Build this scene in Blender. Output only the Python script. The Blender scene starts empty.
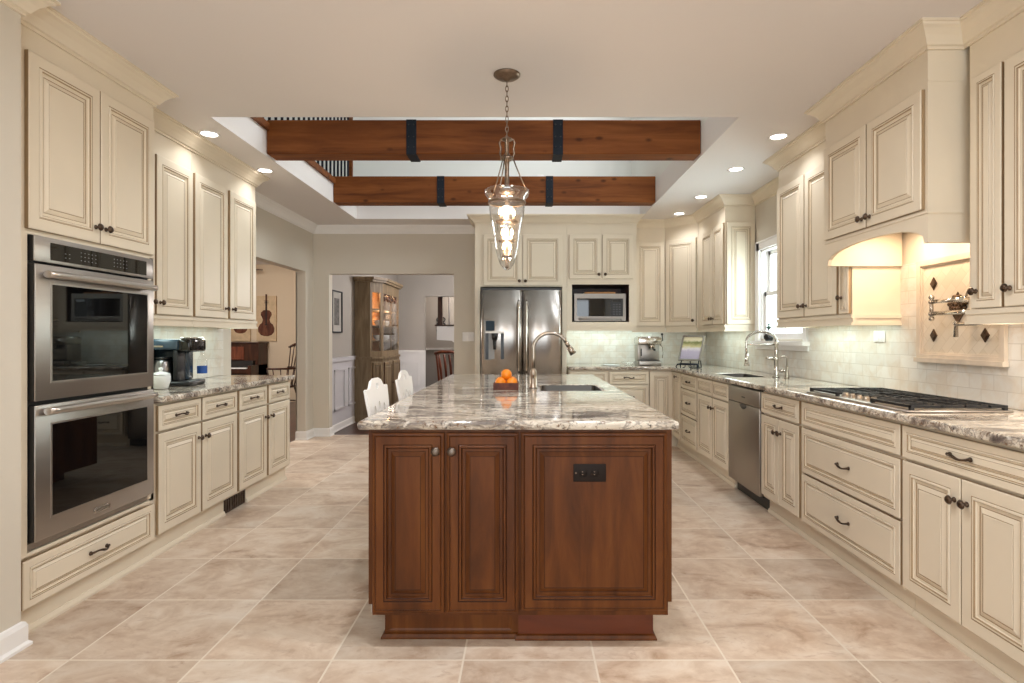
import bpy, bmesh, math, random
from mathutils import Vector, Matrix
S = bpy.context.scene
C = S.collection
PI = math.pi
random.seed(7)

# ---------------------------------------------------------------- mesh builder
class MB:
    def __init__(s):
        s.v = []; s.f = []; s.m = []; s.s = []
    def add(s, vs, fs, mi=0, sm=False):
        b = len(s.v)
        s.v += [tuple(p) for p in vs]
        for f in fs:
            s.f.append([i + b for i in f]); s.m.append(mi); s.s.append(sm)
        return s
    def box(s, x0, x1, y0, y1, z0, z1, mi=0):
        vs = [(x, y, z) for x in (x0, x1) for y in (y0, y1) for z in (z0, z1)]
        return s.add(vs, [(0, 1, 3, 2), (4, 6, 7, 5), (0, 4, 5, 1), (2, 3, 7, 6), (0, 2, 6, 4), (1, 5, 7, 3)], mi)
    def rbox(s, x0, x1, y0, y1, z0, z1, r=.01, seg=2, mi=0, sm=True):
        bm = bmesh.new()
        bmesh.ops.create_cube(bm, size=1)
        for v in bm.verts:
            v.co = Vector(((x0 + x1) / 2 + v.co.x * (x1 - x0), (y0 + y1) / 2 + v.co.y * (y1 - y0), (z0 + z1) / 2 + v.co.z * (z1 - z0)))
        bmesh.ops.bevel(bm, geom=bm.edges[:], offset=r, segments=seg, affect='EDGES', profile=.5)
        return s.bm(bm, mi, sm)
    def bm(s, bm, mi=0, sm=False):
        bm.verts.index_update()
        vs = [v.co[:] for v in bm.verts]
        fs = [[v.index for v in f.verts] for f in bm.faces]
        bm.free()
        return s.add(vs, fs, mi, sm)
    def cyl(s, p0, p1, r0, r1=None, n=16, mi=0, sm=True, cap=True):
        r1 = r0 if r1 is None else r1
        p0 = Vector(p0); p1 = Vector(p1); d = (p1 - p0).normalized()
        a = d.orthogonal().normalized(); b = d.cross(a)
        vs = []
        for p, r in ((p0, r0), (p1, r1)):
            for i in range(n):
                t = 2 * PI * i / n
                vs.append(p + a * (r * math.cos(t)) + b * (r * math.sin(t)))
        s.add(vs, [(i, (i + 1) % n, n + (i + 1) % n, n + i) for i in range(n)], mi, sm)
        if cap:
            s.add(vs[:n], [list(range(n))], mi); s.add(vs[n:], [list(range(n))], mi)
        return s
    def tube(s, pts, r, n=8, closed=False, mi=0, cap=True):
        P = [Vector(p) for p in pts]; k = len(P)
        R = r if isinstance(r, (list, tuple)) else [r] * k
        T = []
        for i in range(k):
            if closed: t = P[(i + 1) % k] - P[i - 1]
            else: t = P[min(i + 1, k - 1)] - P[max(i - 1, 0)]
            T.append(t.normalized())
        a = T[0].orthogonal().normalized(); vs = []
        for i in range(k):
            a = (a - T[i] * a.dot(T[i])).normalized(); b = T[i].cross(a)
            for j in range(n):
                t = 2 * PI * j / n
                vs.append(P[i] + a * (R[i] * math.cos(t)) + b * (R[i] * math.sin(t)))
        fs = []
        for i in range(k if closed else k - 1):
            o = (i + 1) % k
            for j in range(n):
                fs.append((i * n + j, i * n + (j + 1) % n, o * n + (j + 1) % n, o * n + j))
        s.add(vs, fs, mi, True)
        if cap and not closed:
            s.add(vs[:n], [list(range(n))], mi); s.add(vs[-n:], [list(range(n))], mi)
        return s
    def lathe(s, prof, c=(0, 0, 0), n=24, mi=0, axis='z', sm=True, a0=0, a1=2 * PI):
        full = abs(a1 - a0 - 2 * PI) < 1e-6
        m = n if full else n + 1
        vs = []
        for r, h in prof:
            for j in range(m):
                t = a0 + (a1 - a0) * j / n
                x, y = r * math.cos(t), r * math.sin(t)
                p = {'z': (x, y, h), 'y': (x, h, y), 'x': (h, x, y)}[axis]
                vs.append((p[0] + c[0], p[1] + c[1], p[2] + c[2]))
        fs = []
        for i in range(len(prof) - 1):
            for j in range(n):
                k = (j + 1) % m
                fs.append((i * m + j, i * m + k, (i + 1) * m + k, (i + 1) * m + j))
        return s.add(vs, fs, mi, sm)
    def ball(s, c, rx, ry=None, rz=None, n=16, mi=0):
        ry = rx if ry is None else ry; rz = rx if rz is None else rz
        h = n // 2; vs = []; fs = []
        for i in range(h + 1):
            p = PI * i / h
            for j in range(n):
                t = 2 * PI * j / n
                vs.append((c[0] + rx * math.sin(p) * math.cos(t), c[1] + ry * math.sin(p) * math.sin(t), c[2] + rz * math.cos(p)))
        for i in range(h):
            for j in range(n):
                fs.append((i * n + j, i * n + (j + 1) % n, (i + 1) * n + (j + 1) % n, (i + 1) * n + j))
        return s.add(vs, fs, mi, True)
    def prism(s, poly, a0, a1, ax='y', mi=0, sm=False):
        """poly (u,v): ax='y' -> x,z ; ax='x' -> y,z ; ax='z' -> x,y"""
        f = {'y': lambda u, v, a: (u, a, v), 'x': lambda u, v, a: (a, u, v), 'z': lambda u, v, a: (u, v, a)}[ax]
        n = len(poly)
        vs = [f(u, v, a0) for u, v in poly] + [f(u, v, a1) for u, v in poly]
        s.add(vs, [list(range(n)), list(range(n, 2 * n))], mi)
        return s.add(vs, [(i, (i + 1) % n, n + (i + 1) % n, n + i) for i in range(n)], mi, sm)
    def holed(s, outer, holes, a0, a1, ax='y', mi=0):
        f = {'y': lambda u, v, a: (u, a, v), 'x': lambda u, v, a: (a, u, v), 'z': lambda u, v, a: (u, v, a)}[ax]
        bm = bmesh.new(); es = []
        for loop in [outer] + holes:
            vs = [bm.verts.new(f(u, v, a0)) for u, v in loop]
            for i in range(len(vs)): es.append(bm.edges.new((vs[i], vs[(i + 1) % len(vs)])))
        r = bmesh.ops.triangle_fill(bm, use_beauty=True, use_dissolve=False, edges=es)
        fs = [g for g in r['geom'] if isinstance(g, bmesh.types.BMFace)]
        r = bmesh.ops.extrude_face_region(bm, geom=fs)
        d = Vector(f(0, 0, a1)) - Vector(f(0, 0, a0))
        for g in r['geom']:
            if isinstance(g, bmesh.types.BMVert): g.co += d
        return s.bm(bm, mi)
    def rings(s, rs, cap=True):
        """rs: list of (x0,x1,z0,z1,y,mi)"""
        b = len(s.v)
        for x0, x1, z0, z1, y, mi in rs:
            s.v += [(x0, y, z0), (x1, y, z0), (x1, y, z1), (x0, y, z1)]
        for i in range(len(rs) - 1):
            for j in range(4):
                k = (j + 1) % 4
                s.f.append([b + 4 * i + j, b + 4 * i + k, b + 4 * i + 4 + k, b + 4 * i + 4 + j]); s.m.append(rs[i + 1][5]); s.s.append(False)
        e = b + 4 * (len(rs) - 1)
        s.f.append([e, e + 1, e + 2, e + 3]); s.m.append(rs[-1][5] if cap else 0); s.s.append(False)
        s.f.append([b, b + 1, b + 2, b + 3]); s.m.append(0); s.s.append(False)
        return s
    def sweep(s, path, prof, mi=0):
        """open 2-D path, profile (out,z); out grows to the right of the path's direction"""
        P = [Vector(p) for p in path]; k = len(P); N = []
        for i in range(k - 1):
            d = (P[i + 1] - P[i]).normalized(); N.append(Vector((d.y, -d.x)))
        n = len(prof); b = len(s.v)
        for i in range(k):
            if i == 0: m = N[0]
            elif i == k - 1: m = N[-1]
            else:
                m = N[i - 1] + N[i]; m = m / max(1e-6, m.dot(N[i]))
            for o, z in prof: s.v.append((P[i].x + m.x * o, P[i].y + m.y * o, z))
        for i in range(k - 1):
            for j in range(n):
                q = (j + 1) % n
                s.f.append([b + i * n + j, b + i * n + q, b + (i + 1) * n + q, b + (i + 1) * n + j]); s.m.append(mi); s.s.append(False)
        s.f.append([b + j for j in range(n)]); s.m.append(mi); s.s.append(False)
        s.f.append([b + (k - 1) * n + j for j in range(n)]); s.m.append(mi); s.s.append(False)
        return s
    def mesh(s, name, mats):
        me = bpy.data.meshes.new(name)
        me.from_pydata(s.v, [], s.f)
        for m in (mats if isinstance(mats, (list, tuple)) else [mats]): me.materials.append(m)
        me.polygons.foreach_set('material_index', s.m)
        me.polygons.foreach_set('use_smooth', s.s)
        bm = bmesh.new(); bm.from_mesh(me)
        bmesh.ops.remove_doubles(bm, verts=bm.verts, dist=1e-6)
        bmesh.ops.recalc_face_normals(bm, faces=bm.faces)
        bm.to_mesh(me); bm.free(); me.update()
        return me
    def build(s, name, mats, parent=None, loc=None, rot=None):
        return link(name, s.mesh(name, mats), parent, loc, rot)

def link(name, me, parent=None, loc=None, rot=None):
    o = bpy.data.objects.new(name, me); C.objects.link(o)
    if parent: o.parent = parent
    if loc: o.location = loc
    if rot: o.rotation_euler = rot
    return o
def tag(o, label=None, cat=None, group=None, kind=None):
    if label: o['label'] = label
    if cat: o['category'] = cat
    if group: o['group'] = group
    if kind: o['kind'] = kind
    return o
def thing(name, label, cat, loc=(0, 0, 0), rz=0, group=None):
    o = bpy.data.objects.new(name, None); C.objects.link(o)
    o.location = loc; o.rotation_euler = (0, 0, rz); o.empty_display_size = .1
    return tag(o, label, cat, group)
def struct(name, mb, mats, parent=None, label=None):
    o = mb.build(name, mats, parent)
    if not parent: o['kind'] = 'structure'
    return o

# ---------------------------------------------------------------- materials
def col(r, g, b):
    f = lambda c: (c / 255 / 12.92) if c / 255 <= .04045 else ((c / 255 + .055) / 1.055) ** 2.4
    return (f(r), f(g), f(b), 1)
class N:
    def __init__(s, name):
        s.m = bpy.data.materials.new(name); s.m.use_nodes = True
        s.t = s.m.node_tree; s.n = s.t.nodes; s.b = s.n['Principled BSDF']
    def node(s, typ, ins=None, **kw):
        x = s.n.new(typ)
        for k, v in kw.items(): setattr(x, k, v)
        for k, v in (ins or {}).items(): s.set(x.inputs[k], v)
        return x
    def set(s, sock, v):
        if isinstance(v, bpy.types.NodeSocket): s.t.links.new(v, sock)
        elif isinstance(v, bpy.types.Node): s.t.links.new(v.outputs[0], sock)
        else: sock.default_value = v
    def P(s, **kw):
        for k, v in kw.items(): s.set(s.b.inputs[k.replace('_', ' ')], v)
        return s
    def math(s, op, a, b=0.0):
        return s.node('ShaderNodeMath', {0: a, 1: b}, operation=op).outputs[0]
    def mix(s, f, a, b, mode='MIX'):
        x = s.node('ShaderNodeMix', data_type='RGBA', blend_type=mode)
        s.set(x.inputs[0], f); s.set(x.inputs[6], a); s.set(x.inputs[7], b)
        return x.outputs[2]
    def pos(s): return s.node('ShaderNodeNewGeometry').outputs['Position']
    def obj(s): return s.node('ShaderNodeTexCoord').outputs['Object']
    def map(s, v, scale=(1, 1, 1), rot=(0, 0, 0), loc=(0, 0, 0)):
        return s.node('ShaderNodeMapping', {'Vector': v, 'Scale': scale, 'Rotation': rot, 'Location': loc}).outputs[0]
    def noise(s, v, scale=5, detail=4, rough=.5, dist=0, out=0):
        return s.node('ShaderNodeTexNoise', {'Vector': v, 'Scale': scale, 'Detail': detail, 'Roughness': rough, 'Distortion': dist}).outputs[out]
    def ramp(s, f, stops, interp='LINEAR'):
        r = s.node('ShaderNodeValToRGB', {'Fac': f}); e = r.color_ramp.elements; r.color_ramp.interpolation = interp
        while len(e) > 1: e.remove(e[-1])
        e[0].position, e[0].color = stops[0]
        for p, c in stops[1:]:
            x = e.new(p); x.color = c
        return r.outputs[0]
    def bump(s, h, strength=.2, dist=.01):
        s.set(s.b.inputs['Normal'], s.node('ShaderNodeBump', {'Height': h, 'Strength': strength, 'Distance': dist}).outputs[0])
def paint(name, c, rough=.5, var=.04, scale=3, spec=.5):
    m = N(name); n = m.noise(m.pos(), scale, 3)
    a = tuple(x * (1 - var) for x in c[:3]) + (1,); b = tuple(min(1, x * (1 + var)) for x in c[:3]) + (1,)
    m.P(Base_Color=m.ramp(n, [(.3, a), (.7, b)]), Roughness=rough, Specular_IOR_Level=spec)
    return m.m
def metal(name, c, rough=.3, var=.0):
    m = N(name); m.P(Base_Color=c, Metallic=1.0, Roughness=rough)
    if var:
        n = m.noise(m.pos(), 30, 3)
        m.P(Base_Color=m.mix(m.ramp(n, [(.35, (0, 0, 0, 1)), (.65, (1, 1, 1, 1))]), tuple(x * (1 - var) for x in c[:3]) + (1,), c))
    return m.m
def plain(name, c, rough=.5, **kw):
    m = N(name); m.P(Base_Color=c, Roughness=rough, **kw); return m.m
def emit(name, c, st):
    m = N(name); m.P(Base_Color=(0, 0, 0, 1), Emission_Color=c, Emission_Strength=st); return m.m
def clear(name, tint=(1, 1, 1, 1), gloss=.12, rough=.02):
    m = N(name); m.n.remove(m.b)
    t = m.node('ShaderNodeBsdfTransparent', {'Color': tint}); g = m.node('ShaderNodeBsdfGlossy', {'Roughness': rough})
    fc = m.node('ShaderNodeLayerWeight', {'Blend': .5}).outputs['Facing']
    x = m.node('ShaderNodeMixShader', {0: m.math('ADD', m.math('MULTIPLY', m.math('POWER', fc, 3.5), .55), gloss * .4), 1: t.outputs[0], 2: g.outputs[0]})
    m.t.links.new(x.outputs[0], m.n['Material Output'].inputs[0])
    return m.m
def wood(name, dark, mid, light, scale=(6, 6, .6), rough=.4, knots=False, coat=0, space='pos', spec=.35):
    m = N(name); v = m.pos() if space == 'pos' else m.obj()
    v = m.map(v, scale)
    w = m.noise(v, 2.2, 6, .6, .6); f = m.noise(m.map(v, (6, 6, 2)), 4, 3, .6)
    c = m.ramp(w, [(.28, dark), (.5, mid), (.72, light)])
    c = m.mix(m.math('MULTIPLY', f, .45), c, m.mix(.5, c, dark), 'MIX')
    if knots:
        vo = m.node('ShaderNodeTexVoronoi', {'Vector': m.map(m.pos(), (.8, .8, 1.5)), 'Scale': 5.5})
        k = m.ramp(vo.outputs['Distance'], [(.06, (1, 1, 1, 1)), (.17, (0, 0, 0, 1))])
        c = m.mix(m.math('MULTIPLY', k, .75), c, tuple(x * .35 for x in dark[:3]) + (1,))
    m.P(Base_Color=c, Roughness=rough, Coat_Weight=coat, Coat_Roughness=.25, Specular_IOR_Level=spec)
    return m.m

M = {}
M['cream'] = paint('cream_paint', col(226, 214, 193), .42, .03)
M['glaze'] = paint('brown_glaze', col(158, 134, 102), .5, .1)
M['white'] = paint('white_trim_paint', col(238, 236, 234), .4, .02)
M['ceil'] = paint('ceiling_paint', col(226, 221, 219), .8, .015, 1)
M['wall'] = paint('greige_wall_paint', col(210, 202, 188), .7, .02, 1)
M['tan'] = paint('tan_wall_paint', col(206, 188, 164), .7, .02, 1)
M['gray'] = paint('gray_wall_paint', col(168, 162, 155), .7, .02, 1)
M['wains'] = paint('wainscot_paint', col(202, 200, 205), .5, .02, 1)
M['loft'] = paint('loft_wall_paint', col(226, 226, 222), .7, .02, 1)
M['black'] = plain('black_plastic', col(22, 22, 24), .35)
M['gloss'] = plain('black_gloss', col(10, 10, 11), .02, Specular_IOR_Level=.6)
M['dark'] = plain('dark_void', col(30, 26, 24), .8)
M['bronze'] = metal('oil_rubbed_bronze', col(98, 82, 70), .4, .35)
M['bronzelt'] = metal('antique_bronze', col(136, 118, 102), .4, .3)
M['iron'] = paint('black_iron', col(20, 27, 38), .6, .15, 20, .25)
M['cast'] = plain('cast_iron', col(26, 26, 28), .55)
M['chrome'] = metal('polished_nickel', col(205, 200, 192), .12)
M['nickel'] = metal('brushed_nickel', col(168, 158, 146), .28)
M['whitecer'] = plain('white_ceramic', col(236, 240, 240), .15)
M['clear'] = clear('clear_glass')
M['pane'] = clear('window_glass', (.96, 1, .99, 1), .05)
M['lens'] = emit('lamp_lens', (1, .95, .88, 1), 7)
M['bulb'] = emit('flame_bulb', (1, .72, .42, 1), 13)
M['orange'] = paint('orange_peel', col(240, 140, 25), .4, .12, 40)
M['basket'] = wood('basket_wood', col(60, 28, 18), col(92, 46, 30), col(120, 66, 44), (8, 2, 8), .5)
M['olive'] = wood('olive_hutch_wood', col(90, 74, 54), col(124, 105, 80), col(146, 128, 101), (8, 8, .8), .55)
M['darkwood'] = wood('dark_walnut', col(38, 20, 14), col(62, 34, 22), col(86, 50, 34), (6, 6, 1), .35)
M['redwood'] = wood('red_chair_wood', col(70, 34, 24), col(110, 58, 40), col(140, 82, 58), (6, 6, 1), .35)
M['cherry'] = wood('cherry_island_wood', col(66, 34, 12), col(95, 52, 20), col(114, 68, 30), (5, 5, .7), .42, spec=.2)
M['cherryglaze'] = paint('dark_cherry_glaze', col(48, 24, 12), .6, .1, spec=.2)
M['cherryedge'] = wood('cherry_moulding', col(80, 42, 18), col(112, 64, 32), col(136, 84, 46), (5, 5, .7), .3, coat=.3)
M['kickred'] = wood('red_kick_wood', col(78, 34, 16), col(98, 46, 22), col(112, 56, 30), (.7, 5, 5), .4)
M['beam'] = wood('knotty_beam_wood', col(84, 44, 17), col(118, 66, 29), col(142, 86, 42), (.55, 6, 6), .55, knots=True, spec=.2)
M['floorwood'] = wood('dark_floor_wood', col(52, 34, 30), col(76, 52, 46), col(96, 68, 60), (6, .6, 1), .3)
M['board'] = wood('maple_board', col(176, 116, 66), col(204, 146, 92), col(220, 168, 114), (1, 6, 6), .4)
M['canvas'] = paint('canvas_tan', col(196, 172, 140), .8, .12, 12)
M['violin'] = wood('violin_print', col(48, 24, 16), col(92, 48, 30), col(124, 78, 52), (6, 6, 2), .7)

def steel(name, c, rough, axis='z', str_=.15):
    m = N(name); sc = {'z': (90, 90, .8), 'y': (90, .8, 90), 'x': (.8, 90, 90)}[axis]
    n = m.noise(m.map(m.pos(), sc), 3, 2)
    m.P(Base_Color=m.mix(n, tuple(x * .92 for x in c[:3]) + (1,), c), Metallic=1.0, Roughness=m.math('ADD', m.math('MULTIPLY', n, .05), rough))
    return m.m
def brushed(name, c):
    m = N(name); n = m.noise(m.map(m.pos(), (120, 120, 1)), 3, 2)
    t = m.node('ShaderNodeTangent', direction_type='RADIAL', axis='Z')
    m.P(Base_Color=m.mix(n, tuple(x * .93 for x in c[:3]) + (1,), c), Metallic=1.0, Roughness=.27, Anisotropic=.92, Anisotropic_Rotation=.25, Tangent=t.outputs[0])
    return m.m
M['fridge'] = brushed('refrigerator_steel', col(192, 186, 180))
M['pewterknob'] = metal('pewter_knob', col(128, 116, 106), .45, .3)
M['steel'] = steel('brushed_steel', col(172, 166, 160), .34, 'y')
M['steelv'] = steel('brushed_steel_upright', col(184, 178, 172), .33, 'z')
M['steeldk'] = steel('dishwasher_steel', col(170, 162, 152), .36, 'z')

def granite():
    m = N('granite'); p = m.pos()
    wob = m.noise(p, 1.7, 3, .5, 0, 1)
    v = m.node('ShaderNodeVectorMath', {0: p, 1: m.node('ShaderNodeVectorMath', {0: wob, 'Scale': .38}, operation='SCALE').outputs[0]}, operation='ADD').outputs[0]
    st = m.noise(m.map(v, (.8, 3.6, 3.6), (0, 0, .12)), 2.3, 7, .62, .5)
    c = m.ramp(st, [(.30, col(72, 66, 64)), (.40, col(128, 118, 110)), (.47, col(196, 184, 168)), (.56, col(226, 218, 204)), (.64, col(178, 160, 140)), (.72, col(222, 212, 196))])
    s2 = m.noise(m.map(v, (.7, 7, 7), (0, 0, .1), (3, 1, 2)), 2.6, 6, .6, .4)
    c = m.mix(m.ramp(s2, [(.455, (0, 0, 0, 1)), (.485, (.6, .6, .6, 1)), (.505, (.6, .6, .6, 1)), (.535, (0, 0, 0, 1))]), c, col(92, 82, 78))
    sp = m.noise(p, 46, 5, .7)
    c = m.mix(m.ramp(sp, [(.55, (0, 0, 0, 1)), (.66, (1, 1, 1, 1))]), c, col(112, 84, 62))
    sp2 = m.noise(m.map(p, (1, 1, 1), (0, 0, 0), (9, 3, 1)), 30, 4, .7)
    c = m.mix(m.ramp(sp2, [(.58, (0, 0, 0, 1)), (.68, (.9, .9, .9, 1))]), c, col(56, 50, 50))
    sp3 = m.noise(m.map(p, (1, 1, 1), (0, 0, 0), (2, 7, 5)), 24, 4, .6)
    c = m.mix(m.ramp(sp3, [(.58, (0, 0, 0, 1)), (.70, (.8, .8, .8, 1))]), c, col(240, 234, 224))
    m.P(Base_Color=c, Roughness=.07, Specular_IOR_Level=.6)
    return m.m
M['granite'] = granite()

def tilefloor():
    m = N('floor_tile'); p = m.pos(); sep = m.node('ShaderNodeSeparateXYZ', {0: p})
    W, D = .513, .505
    u = m.math('DIVIDE', m.math('SUBTRACT', sep.outputs[0], .785 - 20 * W), W)
    v = m.math('DIVIDE', m.math('SUBTRACT', sep.outputs[1], 2.207 - 20 * D), D)
    iu, iv = m.math('FLOOR', u), m.math('FLOOR', v)
    fu, fv = m.math('FRACT', u), m.math('FRACT', v)
    du = m.math('MINIMUM', fu, m.math('SUBTRACT', 1.0, fu)); dv = m.math('MINIMUM', fv, m.math('SUBTRACT', 1.0, fv))
    d = m.math('MINIMUM', du, dv)
    grout = m.math('LESS_THAN', d, .0078)
    idv = m.node('ShaderNodeCombineXYZ', {0: iu, 1: iv})
    wn = m.node('ShaderNodeTexWhiteNoise', {'Vector': idv.outputs[0]}, noise_dimensions='3D')
    off = m.node('ShaderNodeVectorMath', {0: p, 1: m.node('ShaderNodeVectorMath', {0: wn.outputs['Color'], 'Scale': 8.0}, operation='SCALE').outputs[0]}, operation='ADD').outputs[0]
    n1 = m.noise(m.map(off, (1, 1.5, 1)), 3.4, 6, .62, .7)
    n2 = m.noise(off, 16, 5, .6)
    c = m.ramp(n1, [(.28, col(168, 138, 114)), (.40, col(200, 175, 153)), (.54, col(217, 197, 177)), (.7, col(230, 217, 202))])
    c = m.mix(m.ramp(n2, [(.48, (0, 0, 0, 1)), (.70, (.5, .5, .5, 1))]), c, col(234, 219, 202))
    n3 = m.noise(m.map(off, (1, 2.2, 1), (0, 0, 0), (4, 2, 0)), 9, 6, .68, 1.2)
    c = m.mix(m.ramp(n3, [(.56, (0, 0, 0, 1)), (.70, (.55, .55, .55, 1))]), c, col(178, 146, 122))
    br = m.node('ShaderNodeMapRange', {0: wn.outputs['Value'], 3: .84, 4: 1.06})
    c = m.mix(1.0, c, m.node('ShaderNodeCombineColor', {0: br.outputs[0], 1: br.outputs[0], 2: br.outputs[0]}).outputs[0], 'MULTIPLY')
    c = m.mix(grout, c, col(230, 218, 202))
    m.P(Base_Color=c, Roughness=m.math('ADD', .30, m.math('MULTIPLY', n2, .16)), Specular_IOR_Level=.45)
    m.bump(m.math('SUBTRACT', 1.0, grout), .25, .002)
    return m.m
M['tile'] = tilefloor()

def backsplash(name, ax):
    m = N(name); p = m.pos(); sep = m.node('ShaderNodeSeparateXYZ', {0: p})
    v = m.node('ShaderNodeCombineXYZ', {0: sep.outputs[ax], 1: m.math('SUBTRACT', sep.outputs[2], .922)})
    b = m.node('ShaderNodeTexBrick', {'Vector': v.outputs[0], 'Color1': col(214, 210, 202), 'Color2': col(228, 225, 218), 'Mortar': col(200, 195, 186), 'Scale': 1.0,
        'Mortar Size': .0022, 'Mortar Smooth': .2, 'Brick Width': .154, 'Row Height': .077, 'Bias': 0.0}, offset=.5)
    n = m.noise(p, 9, 5, .6, .6)
    c = m.mix(m.ramp(n, [(.42, (0, 0, 0, 1)), (.66, (.55, .55, .55, 1))]), b.outputs['Color'], col(204, 186, 164))
    m.P(Base_Color=c, Roughness=.28)
    m.bump(m.math('SUBTRACT', 1.0, b.outputs['Fac']), .25, .002)
    return m.m
M['bsx'] = backsplash('backsplash_tile_back', 0)
M['bsy'] = backsplash('backsplash_tile_side', 1)
M['stone'] = paint('tumbled_marble', col(206, 192, 174), .45, .08, 14)
def herring():
    m = N('diagonal_marble'); p = m.pos(); sep = m.node('ShaderNodeSeparateXYZ', {0: p})
    v = m.node('ShaderNodeCombineXYZ', {0: sep.outputs[1], 1: sep.outputs[2]})
    b = m.node('ShaderNodeTexBrick', {'Vector': m.map(v.outputs[0], (1, 1, 1), (0, 0, PI / 4)), 'Color1': col(202, 189, 170), 'Color2': col(214, 203, 186), 'Mortar': col(196, 183, 164),
        'Scale': 1.0, 'Mortar Size': .0018, 'Brick Width': .10, 'Row Height': .05}, offset=.5)
    m.P(Base_Color=b.outputs['Color'], Roughness=.4); return m.m
M['herring'] = herring()
M['pewter'] = metal('pewter_tile', col(112, 92, 76), .5, .5)
def photo():
    m = N('landscape_photo'); v = m.obj(); sep = m.node('ShaderNodeSeparateXYZ', {0: v})
    n = m.noise(v, 26, 4, .6); t = m.math('ADD', m.math('MULTIPLY', sep.outputs[2], 3.6), m.math('MULTIPLY', n, .22))
    c = m.ramp(t, [(.1, col(168, 162, 180)), (.5, col(186, 180, 200)), (.62, col(222, 220, 224)), (.72, col(206, 200, 150)), (.9, col(120, 128, 78)), (1.0, col(230, 224, 190))])
    m.P(Base_Color=c, Roughness=.12); return m.m
M['photo'] = photo()

M['handle'] = metal('satin_handle', col(196, 190, 184), .3)
M['matte'] = plain('matte_dark_brown', col(30, 22, 18), .65, Specular_IOR_Level=.2)
M['mwsteel'] = steel('microwave_steel', col(150, 144, 138), .4, 'x')
M['basin'] = metal('sink_steel', col(104, 100, 96), .42)
M['bell'] = clear('pendant_glass', (.97, .97, .97, 1), .32)
# ---------------------------------------------------------------- room shell
CZ = 2.672            # ceiling height
YB = 7.18             # back wall face
XR = 2.31             # right wall face
XL = -2.69            # left wall face
def boxes(bs, name, mat, kind='structure'):
    m = MB()
    for b in bs: m.box(*b)
    o = m.build(name, mat); o['kind'] = kind
    return o
boxes([(-2.81, 2.43, -3.3, 7.29, -.1, 0)], 'floor', M['tile'])
boxes([(-2.65, 1.7, 7.29, 14.2, -.1, -.004)], 'floor_dining', M['floorwood'])
boxes([(-7.7, -2.81, 3.9, 11.2, -.1, -.004)], 'floor_living', M['floorwood'])
HX0, HX1, HY0, HY1 = -2.015, 1.372, 3.624, 6.75
boxes([(-7.7, HX0, -3.4, 14.2, CZ, 2.90), (HX1, 2.55, -3.4, 14.2, CZ, 2.90), (HX0, HX1, -3.4, HY0, CZ, 2.90), (HX0, HX1, HY1, 14.2, CZ, 2.90)], 'ceiling', M['ceil'])
# near-left wall block that the oven cabinet is recessed behind, then the left wall with its doorway
wl = boxes([(-2.81, -2.05, -3.3, 2.298, 0, CZ), (-2.81, XL, 2.298, 5.17, 0, CZ), (-2.81, XL, 5.17, 6.93, 2.066, CZ), (-2.81, XL, 6.93, YB, 0, CZ)], 'wall_left', M['wall'])
wb = boxes([(-2.81, -2.49, YB, 7.30, 0, CZ), (-2.49, -.902, YB, 7.30, 2.066, CZ), (-.902, 2.43, YB, 7.30, 0, CZ)], 'wall_back', M['wall'])
WY0, WY1, WZ0, WZ1 = 4.66, 5.53, 1.245, 2.11
wr = boxes([(XR, 2.43, -3.3, WY0, 0, CZ), (XR, 2.43, WY1, YB, 0, CZ), (XR, 2.43, WY0, WY1, 0, WZ0), (XR, 2.43, WY0, WY1, WZ1, CZ)], 'wall_right', M['wall'])
# unseen wall behind the camera, its wide window added to supply fill light
boxes([(-2.81, 2.43, -3.4, -3.3, 0, .45), (-2.81, 2.43, -3.4, -3.3, 2.35, CZ), (-2.81, -1.9, -3.4, -3.3, .45, 2.35), (1.9, 2.43, -3.4, -3.3, .45, 2.35)], 'wall_front', M['wall'])
w2 = MB()
for x in (-1.9, -.64, .62, 1.86): w2.box(x, x + .04, -3.39, -3.31, .45, 2.35)
for z in (.45, 1.4, 2.31): w2.box(-1.9, 1.9, -3.385, -3.315, z, z + .04)
w2o = w2.build('window_added', M['white']); w2o['kind'] = 'structure'
# rooms beyond
boxes([(-2.65, -2.53, 7.30, 11.2, 0, CZ)], 'wall_dining_left', M['gray'])
boxes([(-2.65, -1.99, 11.2, 11.32, 0, CZ), (-1.99, .1, 11.2, 11.32, 2.066, CZ), (.1, 1.7, 11.2, 11.32, 0, CZ)], 'wall_dining_back', M['gray'])
boxes([(1.58, 1.7, 7.30, 14.2, 0, CZ)], 'wall_dining_right', M['gray'])
boxes([(-2.65, 1.7, 13.6, 13.72, 0, CZ), (-2.65, -2.53, 11.32, 13.6, 0, CZ)], 'wall_hall', M['gray'])
boxes([(-7.7, -2.81, 11.0, 11.12, 0, CZ), (-7.7, -7.58, 3.9, 11.0, 0, CZ), (-7.7, -2.81, 3.9, 4.02, 0, CZ)], 'wall_living', M['tan'])
boxes([(-2.812, -2.80, 6.93, 11.0, 0, CZ)], 'wall_living_side', M['tan'])
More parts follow.
